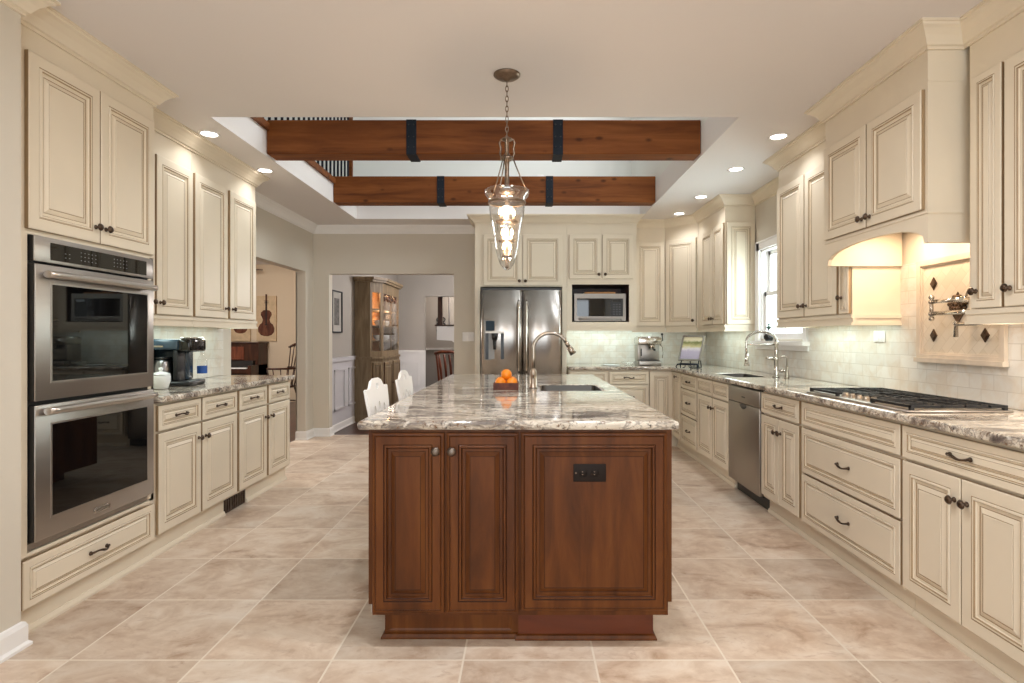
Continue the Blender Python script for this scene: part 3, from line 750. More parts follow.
MB().box(.02, HW - .02, .024, HD, 1.90, 1.929).build('liner', M['steel'], hd)
q = Y(3.460)
front(hd, 'door', q(3.44), q(3.022), 1.848, 2.40, 'r', CREAM, .95, .05); front(hd, 'door', q(3.012), q(2.597), 1.848, 2.40, 'l', CREAM, .95, .05)
for yy in (.25, HW - .25): MB().lathe([(0, 1.897), (.028, 1.897), (.034, 1.8995)], (yy, .30, 0), 16).build('lamp', M['lens'], hd)
# ---------------------------------------------------------------- island
IY = 2.311
isl = thing('kitchen_island', 'cherry wood kitchen island with raised panel doors in the middle of the room', 'island', (0, IY, 0))
MB().box(-.624, .585, 0, .26, .125, .8835).box(-.26, .585, .26, 2.78, .125, .68).box(-.26, .585, .26, 1.22, .68, .8835).box(-.26, .585, 1.76, 2.78, .68, .8835).box(-.26, .05, 1.22, 1.76, .68, .8835).box(.54, .585, 1.22, 1.76, .68, .8835).build('body', M['cherry'], isl)
MB().box(-.648, -.624, .03, .26, .155, .8835).build('side_panel', M['cherry'], isl)
MB().box(.585, .608, .03, 2.78, .165, .8835).build('side_panel', M['cherry'], isl)
def cherry(x0, x1, z0, z1, hw, nm='door'):
    key = ('ch', x1 - x0, z1 - z0)
    me = panel_rings(MB(), x1 - x0, z1 - z0, .98, SPEC=SPECC).mesh(nm, [M['cherry'], M['cherryglaze']])
    d = link(nm, me, isl, (x0, -.001, z0))
    if hw: link('knob', knob_mesh(M['pewterknob']), d, (x1 - x0 - .032 if hw == 'r' else .024, -.020, z1 - z0 - .072))
    return d
cherry(-.622, -.328, .140, .873, 'r'); cherry(-.319, -.026, .140, .873, 'l')
fp = cherry(-.017, .577, .148, .873, None, 'panel')
KP = [(0, 0), (.014, 0), (.014, .007), (.008, .018), (0, .022)]
k1 = MB().box(-.588, -.028, .062, .25, 0, .125); k1.rings([(-.570, -.055, .032, .112, .062, 0), (-.570, -.055, .032, .112, .058, 0), (-.560, -.065, .040, .104, .061, 0)])
k1.build('toe_kick', M['cherry'], isl)
k2 = MB().box(-.028, .535, .05, 2.70, 0, .125)
k2.build('toe_kick', M['kickred'], isl)
MB().sweep([(-.588, .25), (-.588, .062), (-.028, .062)], KP).build('shoe_moulding', M['cherry'], isl)
MB().sweep([(-.028, .062), (-.028, .05), (.535, .05), (.535, 2.7)], KP).build('shoe_moulding', M['cherry'], isl)
def nib(x, y): pass
ISX = [-.678, .11, .50, .623]; ISY = [2.285, 3.58, 4.02, 5.15]
slab('countertop', ISX, ISY, lambda i, j: not (i == 1 and j == 1), .884, .922, 'large polished granite countertop on the cherry island', .014)
sink(.113, .497, 3.583, 4.017, .9195, .21, 'undermount steel sink in the island countertop')
# outlet on the island panel
ot = thing('power_outlet', 'dark bronze power outlet plate on the island end panel', 'outlet', (.262, IY - .0205, .712))
MB().rbox(-.066, .066, -.006, -.0005, -.036, .036, .003, 2).build('plate', M['matte'], ot)
for sx in (-.026, .022):
    s_ = MB().lathe([(0, -.0085), (.015, -.0085), (.0165, -.006)], (sx, 0, 0), 16, axis='y').build('socket', M['matte'], ot)
    MB().box(sx - .006, sx - .001, -.0092, -.0086, .004, .007).box(sx - .006, sx - .001, -.0092, -.0086, -.007, -.004).build('slot', M['bronzelt'], s_)
MB().lathe([(0, -.0072), (.004, -.0072), (.004, -.006)], (-.056, 0, 0), 10, axis='y').build('screw', M['bronzelt'], ot)
# island faucet
fa = thing('faucet', 'brushed nickel gooseneck faucet on the island beside the fruit', 'faucet', (.055, 3.76, .9225))
MB().lathe([(0, 0), (.030, 0), (.030, .006), (.024, .012), (.023, .10), (.021, .115), (.014, .13), (.0, .135)], n=20).build('base', M['nickel'], fa)
pts = [(0, 0, .12), (.002, 0, .20)]
for i in range(17):
    a = PI - (PI * .86) * i / 16
    pts.append((.115 + .113 * math.cos(a), 0, .262 + .105 * math.sin(a)))
MB().tube(pts, .0125, 12).build('spout', M['nickel'], fa)
e = Vector(pts[-1]); dv = (e - Vector(pts[-2])).normalized()
MB().cyl(e, e + dv * .035, .0135, .015).cyl(e + dv * .035, e + dv * .095, .017, .023).build('spray_head', M['nickel'], fa)
MB().tube([(0, -.02, .07), (0, -.05, .085), (0, -.10, .10)], [.007, .006, .007], 8).build('lever', M['nickel'], fa)
# fruit box and oranges
fb = thing('fruit_box', 'small dark wooden box of oranges on the island countertop', 'box', (-.122, 3.70, .9225))
m = MB()
a, b, h = .081, .081, .044
m.box(-a, a, -b, b, 0, .006).box(-a, a, -b, -b + .008, .006, h).box(-a, a, b - .008, b, .006, h).box(-a, -a + .008, -b + .008, b - .008, .006, h).box(a - .008, a, -b + .008, b - .008, .006, h)
m.build('tray', M['basket'], fb)
ORM = MB().lathe([(.0358 * math.cos(i * PI / 14 - PI / 2), .0358 * math.sin(i * PI / 14 - PI / 2)) for i in range(14)] + [(.003, .0349), (0, .0341)], n=20).mesh('orange', M['orange'])
STM = MB().lathe([(0, .037), (.003, .037), (.004, .0345)], n=8).mesh('stem', M['olive'])
for x, y, z, l in ((-.0365, -.0365, .0424, 'orange at the front left of the wooden box'), (.0365, -.0365, .0424, 'orange at the front right of the wooden box'), (-.0365, .0365, .0424, 'orange at the back left of the wooden box'),
                   (.0365, .0365, .0424, 'orange at the back right of the wooden box'), (0, 0, .0932, 'topmost orange lying on the four others in the wooden box')):
    o = link('orange', ORM, None, (-.122 + x, 3.70 + y, .9225 + z), (random.uniform(-.2, .2), random.uniform(-.2, .2), 0)); tag(o, l, 'orange', 'oranges in the box')
    link('stem', STM, o)

# ---------------------------------------------------------------- refrigerator
fr = thing('refrigerator', 'stainless steel french door refrigerator with water dispenser', 'refrigerator', (-.04, 6.51, 0))
MB().box(-.455, .455, 0, .62, .02, 1.80).build('body', M['dark'], fr)
MB().box(-.45, .45, -.04, .0, .02, .09).build('toe_grille', M['black'], fr)
MB().box(-.455, .455, -.02, .05, 1.8005, 1.825).build('hinge_cover', M['black'], fr)
def fdoor(nm, x0, x1, z0, z1, bow=.026, y1=-.002, d=.055):
    P = [(x0, y1)]; n = 12
    for i in range(n + 1):
        t = i / n; P.append((x0 + (x1 - x0) * t, y1 - d - bow * (1 - (2 * t - 1) ** 2) ** .8))
    P.append((x1, y1))
    return MB().prism(P, z0, z1, 'z', 0, True).build(nm, M['fridge'], fr)
ld = fdoor('door', -.462, .010, .76, 1.797); rd = fdoor('door', .016, .462, .76, 1.797); fz = fdoor('freezer_drawer', -.462, .462, .10, .752, .02)
for d, x in ((ld, -.032), (rd, .058)):
    z = [.86, .885] + [.92 + .7 * i / 10 for i in range(11)] + [1.655, 1.68]
    MB().tube([(x, -.058, .86)] + [(x, -.100 - .020 * math.sin(PI * (q_ - .885) / .77), q_) for q_ in z[1:-1]] + [(x, -.058, 1.68)], .0125, 10).build('handle', M['chrome'], d)
MB().tube([(-.38, -.06, .66)] + [(-.36 + .72 * i / 10, -.115, .66) for i in range(11)] + [(.38, -.06, .66)], .0125, 10).build('handle', M['chrome'], fz)
ds = MB().box(-.425, -.165, -.078, -.062, 1.00, 1.455); ds = ds.build('dispenser', plain('dispenser_grey', col(136, 131, 126), .5, Metallic=.3), ld)
MB().box(-.405, -.205, -.0805, -.078, 1.335, 1.445).build('display', plain('dispenser_display', col(44, 58, 70), .5, Specular_IOR_Level=.2), ds)
MB().box(-.405, -.205, -.0805, -.078, 1.01, 1.305).build('recess_back', plain('recess_grey', col(150, 148, 146), .4), ds)
MB().box(-.41, -.375, -.086, -.078, 1.01, 1.305).box(-.235, -.20, -.086, -.078, 1.01, 1.305).build('recess_side', M['black'], ds)
MB().box(-.41, -.20, -.098, -.078, 1.305, 1.325).build('shelf_lip', M['steeldk'], ds)
MB().cyl((-.305, -.095, 1.23), (-.305, -.095, 1.305), .03, .04, 14).cyl((-.305, -.095, 1.12), (-.305, -.095, 1.23), .016, .022, 12).build('nozzle', M['black'], ds)
MB().box(.31, .37, -.0745, -.0705, 1.735, 1.742).build('badge', M['steeldk'], rd)
# ---------------------------------------------------------------- microwave
mw = thing('microwave', 'stainless steel microwave oven in the cabinet niche', 'microwave', (.575, 6.60, 1.4375))
MB().rbox(0, .60, .012, .40, .012, .330, .006, 2).build('body', M['dark'], mw)
m = MB(); m.holed([(0, 0.012), (.60, .012), (.60, .33), (0, .33)], [[(.03, .065), (.57, .065), (.57, .275), (.03, .275)]], -.012, .011, 'y').build('face', M['mwsteel'], mw)
MB().box(.031, .425, -.006, .004, .066, .274).build('window', M['gloss'], mw)
pp = MB().box(.426, .569, -.007, .004, .066, .274).build('control_panel', M['black'], mw)
g = MB()
for i in range(3):
    for j in range(5): g.box(.452 + i * .034, .472 + i * .034, -.0078, -.0071, .085 + j * .028, .097 + j * .028)
g.build('button', plain('button_grey', col(70, 70, 74), .5), pp)
MB().box(.45, .545, -.0078, -.0071, .236, .262).build('display', M['gloss'], pp)
MB().rbox(.05, .55, -.020, -.0125, .022, .048, .003, 1).build('handle', M['mwsteel'], mw)
MB().box(.03, .08, .05, .3, 0, .013).box(.52, .57, .05, .3, 0, .013).build('foot', M['black'], mw)
tb = MB().rbox(.70, 1.06, 6.62, 6.84, 1.769, 1.790, .006, 2)
o = tb.build('cutting_board', M['board']); tag(o, 'wooden cutting board lying on top of the microwave', 'cutting board')
# ---------------------------------------------------------------- cooktop
ct = thing('cooktop', 'gas cooktop with black cast iron grates on the right counter', 'cooktop', (1.715, 3.448, .9225), -PI / 2)
CW, CD = .92, .475
MB().rbox(0, CW, 0, CD, 0, .010, .004, 2).build('tray', M['steelv'], ct)
MB().box(.02, CW - .02, .02, CD - .02, .010, .012).build('burner_deck', M['steeldk'], ct)
for bx, by, r in ((.15, .17, .045), (.15, .38, .038), (.45, .30, .058), (.755, .17, .038), (.755, .38, .045)):
    b_ = MB().lathe([(r + .012, .0121), (r + .01, .020), (r, .022), (r, .012)], (bx, by, 0), 20).build('burner_ring', M['steelv'], ct)
    MB().lathe([(r, .019), (r * .92, .0205 + .004), (0, .025)], (bx, by, 0), 20).build('burner_cap', M['cast'], b_)
for gx0, gx1, gy in ((.012, .307, .018), (.313, .607, .095), (.613, .908, .018)):
    m = MB(); z0, z1 = .020, .032; t_ = .006; g1 = CD - .02
    for yy in (gy + t_, g1 - t_): m.box(gx0, gx1, yy - t_, yy + t_, z0, z1)
    for xx in (gx0 + t_, gx1 - t_): m.box(xx - t_, xx + t_, gy, g1, z0, z1)
    for k in range(1, 5):
        xx = gx0 + (gx1 - gx0) * k / 5; m.box(xx - .005, xx + .005, gy, .215, z0, z1); m.box(xx - .005, xx + .005, .315, g1, z0, z1)
    for yy in (.16, .265, .375): m.box(gx0, gx1, yy - .005, yy + .005, z0, z1)
    for xx in (gx0 + t_, gx1 - t_):
        for yy in (gy + .008, g1 - .008): m.box(xx - .008, xx + .008, yy - .008, yy + .008, .010, z1)
    m.build('grate', M['cast'], ct)
km = MB().lathe([(.021, .0101), (.021, .016), (.017, .019), (.016, .027), (.013, .030), (0, .0305)], n=18); km.box(-.003, .003, -.014, .014, .030, .035)
km = km.mesh('knob', M['nickel'])
for i in range(5): link('knob', km, ct, (.334 + i * .063, .052, 0))
# ---------------------------------------------------------------- medallion and pot filler
md = thing('tile_medallion', 'framed marble tile panel with dark diamond insets above the cooktop', 'tile panel', (XR - .0108, 2.99, 1.416), -PI / 2)
MB().box(-.285, .285, -.006, 0, -.265, .265).build('field', M['herring'], md)
fm = MB()
for r0, r1, t_ in ((.272, .302, .020), (.262, .272, .012)):
    dz = -.02
    fm.box(-r1, -r0, -t_, 0, -r1 - dz, r1 + dz).box(r0, r1, -t_, 0, -r1 - dz, r1 + dz).box(-r0, r0, -t_, 0, r0 + dz, r1 + dz).box(-r0, r0, -t_, 0, -r1 - dz, -r0 - dz)
fm.box(-.308, .308, -.032, 0, -.297, -.272)
fm.build('frame', M['stone'], md)
for sx in (-1, 1):
    for sz in (-1, 1):
        MB().prism([(0, -.036), (.027, 0), (0, .036), (-.027, 0)], -.011, -.0055).prism([(0, -.026), (.018, 0), (0, .026), (-.018, 0)], -.015, -.011).build('diamond_inset', M['pewter'], md, (sx * .177, 0, sz * .145))
MB().prism([(0, -.085), (.062, 0), (0, .085), (-.062, 0)], -.011, -.0055).build('center_diamond', M['pewter'], md)
fr_ = MB(); random.seed(5)
for i in range(26):
    a = random.uniform(0, 2 * PI); rr = random.uniform(0, 1) ** .5
    fr_.ball((rr * .062 * math.cos(a), -.014, .028 + rr * .032 * math.sin(a)), .015, .012, .013, 8)
fr_.build('relief', M['pewter'], md)
pf = thing('pot_filler', 'folded nickel pot filler tap on the wall above the cooktop', 'tap', (XR - .0175, 2.862, 1.452), -PI / 2)
MB().lathe([(0, -.004), (.028, -.004), (.028, 0)], (0, 0, 0), 18, axis='y').cyl((0, -.004, 0), (0, -.085, 0), .015).build('wall_mount', M['chrome'], pf)
a1 = MB().tube([(0, -.085, 0), (-.10, -.088, 0), (-.20, -.09, 0)], .0115, 10).build('upper_arm', M['chrome'], pf)
MB().cyl((-.20, -.09, -.085), (-.20, -.09, .02), .010).ball((-.20, -.09, .024), .015).ball((-.20, -.09, -.09), .015).ball((-.20, -.09, 0), .016).ball((-.20, -.09, -.064), .016).build('elbow_joint', M['chrome'], pf)
MB().tube([(-.20, -.09, -.064), (0, -.094, -.064), (.165, -.10, -.064)], .0115, 10).build('lower_arm', M['chrome'], pf)
MB().ball((.165, -.10, -.064), .018).cyl((.165, -.10, -.064), (.165, -.10, -.125), .011).build('valve', M['chrome'], pf)
MB().tube([(.165, -.10, -.125), (.08, -.10, -.125), (.0, -.10, -.125), (-.012, -.10, -.132), (-.014, -.10, -.19)], [.009, .009, .009, .009, .012], 10).ball((-.012, -.1, -.12), .013).build('spout', M['chrome'], pf)
MB().tube([(.0, -.06, .012), (.03, -.075, .035), (.075, -.08, .065)], [.006, .006, .008], 8).build('lever', M['chrome'], pf)
# wall plates
def plate(x, y, z, rz, label, w_=.115, h_=.115, n=2):
    t = thing('switch_plate', label, 'switch', (x, y, z), rz)
    MB().rbox(-w_ / 2, w_ / 2, -.007, -.0005, -h_ / 2, h_ / 2, .003, 2).build('plate', M['white'], t)
    for i in range(n):
        xx = (i - (n - 1) / 2) * .046
        MB().rbox(xx - .016, xx + .016, -.011, -.0072, -.033, .033, .002, 1).build('rocker', M['white'], t)
plate(XR - .0108, 3.66, 1.265, -PI / 2, 'white outlet plate on the tile under the wall cabinet beside the hood', .115, .075, 2)
plate(-.72, YB, 1.265, 0, 'white triple switch plate on the wall left of the refrigerator', .15, .115, 3)
plate(.20, HY1 + .549, 3.30, 0, 'small white plate high on the loft wall between the beams', .08, .115, 1)

# ---------------------------------------------------------------- right faucet
f2 = thing('faucet', 'tall polished bridge style faucet with spring hose below the window', 'faucet', (2.125, 4.78, .9225))
MB().lathe([(0, 0), (.032, 0), (.032, .008), (.020, .016), (.018, .14), (.024, .145), (.024, .165), (.015, .17), (.015, .27), (.02, .275), (.02, .30), (.010, .31), (0, .315)], n=20).build('post', M['chrome'], f2)
pts = []
for i in range(21):
    a = PI * i / 20
    pts.append((-.125 + .125 * math.cos(a), 0, .30 + .085 * math.sin(a)))
pts += [(-.252, 0, .25), (-.25, 0, .20)]
MB().tube(pts, .009, 10).build('hose', M['chrome'], f2)
sp_ = MB()
L_ = 220; hp = []
for i in range(L_):
    t_ = i / (L_ - 1) * (len(pts) - 1); k = min(int(t_), len(pts) - 2); p_ = Vector(pts[k]).lerp(Vector(pts[k + 1]), t_ - k)
    tg = (Vector(pts[k + 1]) - Vector(pts[k])).normalized(); n1 = Vector((0, 1, 0)); n2 = tg.cross(n1)
    a = i * .9; hp.append(p_ + n1 * .013 * math.cos(a) + n2 * .013 * math.sin(a))
sp_.tube(hp, .0022, 5).build('spring', M['chrome'], f2)
MB().cyl((-.25, 0, .20), (-.25, 0, .13), .014, .016).cyl((-.25, 0, .13), (-.25, 0, .095), .016, .024).build('spray_head', M['chrome'], f2)
MB().cyl((0, 0, .275), (-.25, 0, .275), .006).build('holder_arm', M['chrome'], f2)
MB().tube([(0, 0, .155), (-.05, 0, .158), (-.085, 0, .165)], [.014, .011, .013], 10).build('side_spout', M['chrome'], f2)
MB().tube([(0, 0, .05), (.03, -.04, .05), (.05, -.075, .06), (.05, -.085, .0)], [.011, .011, .011, .014], 10).ball((.03, -.05, .06), .016).build('lever', M['chrome'], f2)
sd = thing('soap_dispenser', 'slim nickel soap pump beside the bridge faucet', 'soap dispenser', (2.16, 4.66, .9225))
MB().lathe([(0, 0), (.02, 0), (.02, .008), (.012, .014), (.011, .10), (0, .105)], n=14).build('body', M['nickel'], sd)
MB().tube([(0, 0, .10), (0, 0, .165), (-.012, 0, .18), (-.045, 0, .178), (-.055, 0, .165)], .006, 8).build('pump_spout', M['nickel'], sd)

# ---------------------------------------------------------------- small counter objects
em = thing('espresso_machine', 'chrome espresso machine on the back counter', 'espresso machine', (1.485, 6.80, .9225))
MB().rbox(-.135, .135, -.10, .16, .0, .055, .008, 2).build('drip_base', M['steel'], em)
MB().box(-.115, .115, -.098, .06, .0555, .060).build('drip_grate', M['black'], em)
MB().rbox(-.135, .135, .02, .16, .0555, .25, .008, 2).build('body', M['steel'], em)
MB().rbox(-.14, .14, -.09, .16, .25, .335, .010, 2).build('top_housing', M['chrome'], em)
MB().rbox(-.14, -.105, -.06, .02, .06, .249, .004, 2).build('side_pillar', M['steel'], em)
MB().box(-.09, -.075, .014, .0195, .11, .20).build('water_gauge', M['black'], em)
MB().cyl((.03, -.04, .249), (.03, -.04, .215), .034, .034, 18).cyl((.03, -.04, .214), (.03, -.04, .195), .036, .03, 18).build('group_head', M['chrome'], em)
MB().tube([(.03, -.075, .205), (.03, -.12, .20), (.03, -.19, .19)], [.009, .011, .014], 10).build('portafilter_handle', M['black'], em)
MB().tube([(.125, -.06, .25), (.15, -.08, .22), (.155, -.09, .15), (.145, -.10, .09)], .0055, 8).build('steam_wand', M['chrome'], em)
MB().tube([(.141, -.02, .28), (.165, -.03, .30), (.155, -.04, .36)], .007, 8).ball((.155, -.04, .372), .015).build('lever', M['black'], em)
MB().rbox(-.12, .12, -.06, .15, .3355, .345, .004, 1).build('cup_rail', M['chrome'], em)
gd = MB().lathe([(0, 0), (.045, 0), (.075, .02), (.088, .045), (.085, .047), (.072, .023), (.043, .004), (0, .004)], (1.24, 6.78, .9225), 22).build('glass_dish', M['clear']); tag(gd, 'clear glass dish beside the espresso machine', 'dish')
pt = MB().lathe([(0, 0), (.11, 0), (.115, .008), (.108, .010), (.1, .004), (0, .004)], (1.03, 6.76, .9225), 22).build('plate', M['whitecer']); tag(pt, 'small white plate beside the glass dish on the back counter', 'plate')
# leaning landscape photo on an iron easel
ea = thing('easel', 'scrolled black iron easel in the counter corner', 'easel', (1.80, 6.12, .9225), -.7)
m = MB()
for sx in (-1, 1):
    m.tube([(sx * .10, -.05, .004), (sx * .10, -.045, .05), (sx * .09, .03, .17), (sx * .05, .05, .23)], .006, 8)
    m.tube([(sx * .10, -.05, .05), (sx * .11, -.10, .045), (sx * .12, -.12, .02), (sx * .115, -.11, .004)], .007, 8)
    m.tube([(sx * .06, .06, .20), (sx * .06, .10, .10), (sx * .06, .13, .004)], .006, 8)
    m.tube([(sx * (.02 + .03 * (1 + math.cos(a_)) ), -.105, .03 + .02 * math.sin(a_)) for a_ in [i * PI / 6 for i in range(10)]], .005, 6)
m.tube([(-.10, -.05, .05), (.10, -.05, .05)], .007, 8).tube([(-.115, -.105, .045), (.115, -.105, .045)], .007, 8).tube([(-.05, .05, .225), (.05, .05, .225)], .006, 8).tube([(-.06, .13, .008), (.06, .13, .008)], .006, 8)
m.build('frame', M['iron'], ea)
ph = thing('picture_frame', 'silver framed landscape photo leaning on the iron easel', 'picture', (1.80, 6.12, .9795), -.7)
ph.rotation_euler = (-.46, .0, -.7)
m = MB()
m.holed([(-.125, 0), (.125, 0), (.125, .30), (-.125, .30)], [[(-.108, .017), (.108, .017), (.108, .283), (-.108, .283)]], -.072, -.054, 'y').box(-.12, .12, -.056, -.051, .005, .295)
m.build('frame', M['chrome'], ph)
MB().box(-.108, .108, -.062, -.0565, .017, .283).build('photo', M['photo'], ph)
# window sill
pp_ = thing('potted_plant', 'little black pot with a green sprig on the window sill', 'plant', (XR - .022, 5.30, 1.2255))
MB().lathe([(0, 0), (.030, 0), (.044, .02), (.046, .045), (.030, .066), (.022, .068), (.02, .06), (0, .055)], n=18).build('pot', M['gloss'], pp_)
MB().tube([(0, 0, .05), (0, 0, .15)], .006, 6).tube([(0, -.03, .125), (0, .0, .105), (0, .03, .125)], .007, 6).ball((0, 0, .155), .011).ball((0, -.033, .128), .010).ball((0, .033, .128), .010).build('sprig', plain('sprig_green', col(44, 74, 58), .6), pp_)
# coffee maker
cm = thing('coffee_maker', 'black two sided coffee maker on the left counter', 'coffee maker', (-2.475, 3.97, .9225), .14)
m = MB().rbox(-.165, .165, -.13, .14, 0, .035, .012, 2); m.build('base', M['black'], cm)
m = MB().rbox(-.165, .080, .03, .14, .0355, .25, .012, 2); m.build('back_housing', plain('blue_black_plastic', col(44, 60, 72), .25), cm)
MB().rbox(-.165, -.125, -.10, .019, .0355, .249, .006, 2).build('pillar', M['black'], cm); m = MB(); m.rbox(.045, .075, -.10, .019, .0355, .249, .006, 2); m.build('pillar', M['black'], cm)
th_ = MB().rbox(-.168, .085, -.115, .14, .2505, .325, .02, 3).build('top_housing', plain('slate_plastic', col(58, 76, 90), .2), cm)
MB().box(-.07, -.01, -.1165, -.1145, .27, .28).build('badge', M['chrome'], th_)
pod = MB().rbox(.0855, .168, -.12, .14, .235, .328, .018, 3).build('pod_housing', M['gloss'], cm)
MB().rbox(.09, .165, -.10, .10, .3285, .338, .004, 1).build('pod_lid', M['chrome'], pod)
MB().lathe([(0, .036), (.056, .036), (.062, .05), (.063, .13), (.054, .165), (.050, .18), (.0, .183)], (-.04, -.045, 0), 22).build('carafe', metal('carafe_steel', col(150, 150, 152), .3), cm)
MB().lathe([(0, .184), (.050, .184), (.052, .20), (0, .205)], (-.04, -.045, 0), 18).build('carafe_lid', M['black'], cm)
wb_ = thing('water_bottle', 'clear water bottle with blue label behind the coffee maker', 'bottle', (-2.40, 4.20, .9225))
MB().lathe([(0, 0), (.032, 0), (.034, .01), (.034, .15), (.026, .185), (.013, .205), (.013, .225)], n=18).build('body', M['clear'], wb_)
MB().lathe([(.0347, .07), (.0347, .125)], n=18).build('label_band', plain('label_blue', col(40, 90, 170), .5), wb_)
MB().lathe([(0, .24), (.015, .24), (.015, .2255), (0, .2255)], n=14).build('cap', M['whitecer'], wb_)
sj = thing('sugar_jar', 'white lidded sugar jar in front of the coffee maker', 'jar', (-2.385, 3.70, .9225))
MB().lathe([(0, 0), (.038, 0), (.042, .004), (.056, .05), (.057, .08), (.052, .092), (0, .092)], n=24).build('body', M['whitecer'], sj)
MB().lathe([(.056, .0925), (.054, .098), (.03, .110), (.010, .113), (.009, .120), (.014, .128), (.013, .138), (0, .142)], n=24).build('lid', M['whitecer'], sj)

# ---------------------------------------------------------------- beams with iron straps
def beam(y0, y1, z0, z1, label):
    t = thing('wooden_beam', label, 'beam', (0, y0, z0)); t['kind'] = 'thing'; t['group'] = 'ceiling beams'
    MB().rbox(HX0 + .002, HX1 - .002, 0, y1 - y0, 0, z1 - z0, .006, 1, 0, False).build('timber', M['beam'], t)
    for x in (-.885, .257):
        m = MB(); h = z1 - z0; d = y1 - y0
        m.box(x - .0385, x + .0385, -.007, -.0005, -.007, h).box(x - .0385, x + .0385, d + .0005, d + .007, -.007, h).box(x - .0385, x + .0385, -.0005, d + .0005, -.007, -.0005)
        s_ = m.build('iron_strap', M['iron'], t)
        b_ = MB()
        for xx in (x - .02, x + .02):
            for zz in (h * .2, h * .5, h * .85): b_.ball((xx, -.007, zz), .006, .005, .006, 8)
        b_.build('bolt', M['cast'], s_)
beam(4.40, 4.575, 2.688, 2.954, 'thick knotty wood ceiling beam nearer the pendant light')
beam(5.93, 6.10, 2.676, 2.95, 'wood ceiling beam farther back nearer the refrigerator wall')
# loft railing
rl = thing('loft_railing', 'dark loft railing with thin balusters seen through the ceiling opening', 'railing', (-2.06, 3.66, 2.9005))
MB().rbox(-.03, .03, 0, 3.0, .92, .97, .01, 2).build('handrail', M['beam'], rl)
bl = MB().cyl((0, 0, 0), (0, 0, .92), .012, n=8).mesh('baluster', M['iron'])
for i in range(25): link('baluster', bl, rl, (0, .06 + i * .119, 0))
MB().box(-.02, .02, 3.0, 3.04, 0, 1.06).build('newel_post', M['beam'], rl)

# ---------------------------------------------------------------- pendant lantern
PX, PY = -.097, 3.035
pd = thing('pendant_light', 'bell shaped clear glass pendant lantern with tiered candle bulbs over the island', 'pendant light', (PX, PY, CZ))
MB().lathe([(0, -.0005), (.072, -.0005), (.072, -.006), (.055, -.018), (.022, -.026), (.012, -.034), (0, -.036)], n=28).build('canopy', M['bronzelt'], pd)
ch = MB(); z = -.034; i = 0
while z > -.335:
    pts = []
    for k in range(10):
        a = 2 * PI * k / 10; x_, z_ = .0075 * math.cos(a), z - .016 + .0175 * math.sin(a)
        pts.append((x_, 0, z_) if i % 2 else (0, x_, z_))
    ch.tube(pts, .0024, 6, True); z -= .027; i += 1
ch.build('chain', M['bronzelt'], pd)
MB().lathe([(0, -.335), (.012, -.337), (.028, -.345), (.030, -.352), (.012, -.358), (.010, -.42), (.018, -.435), (.034, -.445), (.036, -.455), (.015, -.468), (.012, -.49), (.012, -.60), (.022, -.61), (.040, -.625), (.044, -.635), (.012, -.64), (.008, -.65), (.008, -1.03), (.012, -1.035), (0, -1.045)], n=20).build('center_stem', M['bronzelt'], pd)
m = MB()
for k in range(3):
    a = 2 * PI * k / 3 + .5; c_, s_ = math.cos(a), math.sin(a)
    m.tube([(r * c_, r * s_, zz) for r, zz in ((.022, -.346), (.038, -.344), (.047, -.36), (.040, -.39), (.044, -.42), (.034, -.445))], .0055, 6)
m.build('scroll_arm', M['bronzelt'], pd)
m = MB()
for k in range(3):
    a = 2 * PI * k / 3 + .25; c_, s_ = math.cos(a), math.sin(a)
    p0, p1 = Vector((.034 * c_, .034 * s_, -.45)), Vector((.115 * c_, .115 * s_, -.625))
    m.tube([p0, p0.lerp(p1, .5) - Vector((0, 0, .008)), p1], .0038, 6)
    m.ball(p1, .009, n=10)
m.build('hanging_chain', M['bronzelt'], pd)
bell = [(.119, -.622), (.122, -.630), (.116, -.648), (.100, -.670), (.097, -.69), (.096, -.72), (.091, -.76), (.083, -.80), (.074, -.84), (.069, -.87), (.065, -.91), (.060, -.945), (.050, -.985), (.040, -1.015), (.024, -1.04), (.010, -1.05), (0, -1.052)]
MB().lathe(bell, n=32).lathe([(r - .003, z) for r, z in bell[:-1]], n=32).build('glass_bell', M['bell'], pd)
MB().lathe([(.099, -.684), (.1015, -.686), (.1015, -.693), (.099, -.695)], n=32).build('rim_band', M['bronzelt'], pd)
bb = MB().lathe([(0, .032), (.003, .026), (.008, .014), (.0095, .004), (.006, -.004), (0, -.006)], n=10).mesh('bulb', M['bulb'])
cdl = MB().cyl((0, 0, -.042), (0, 0, -.006), .007, n=10).mesh('candle_sleeve', M['canvas'])
for zz, r, n_ in ((-.800, .058, 4), (-.905, .042, 3), (-.985, .026, 2)):
    tr = MB().lathe([(.008, zz), (r, zz + .003), (r + .004, zz + .012), (r, zz + .013), (r - .004, zz + .006), (.008, zz + .006)], n=24).build('candle_tray', M['bronzelt'], pd)
    for k in range(n_):
        a = 2 * PI * k / n_ + .4; rr = r * .68
        link('candle_sleeve', cdl, tr, (rr * math.cos(a), rr * math.sin(a), zz + .050)); link('bulb', bb, tr, (rr * math.cos(a), rr * math.sin(a), zz + .050))

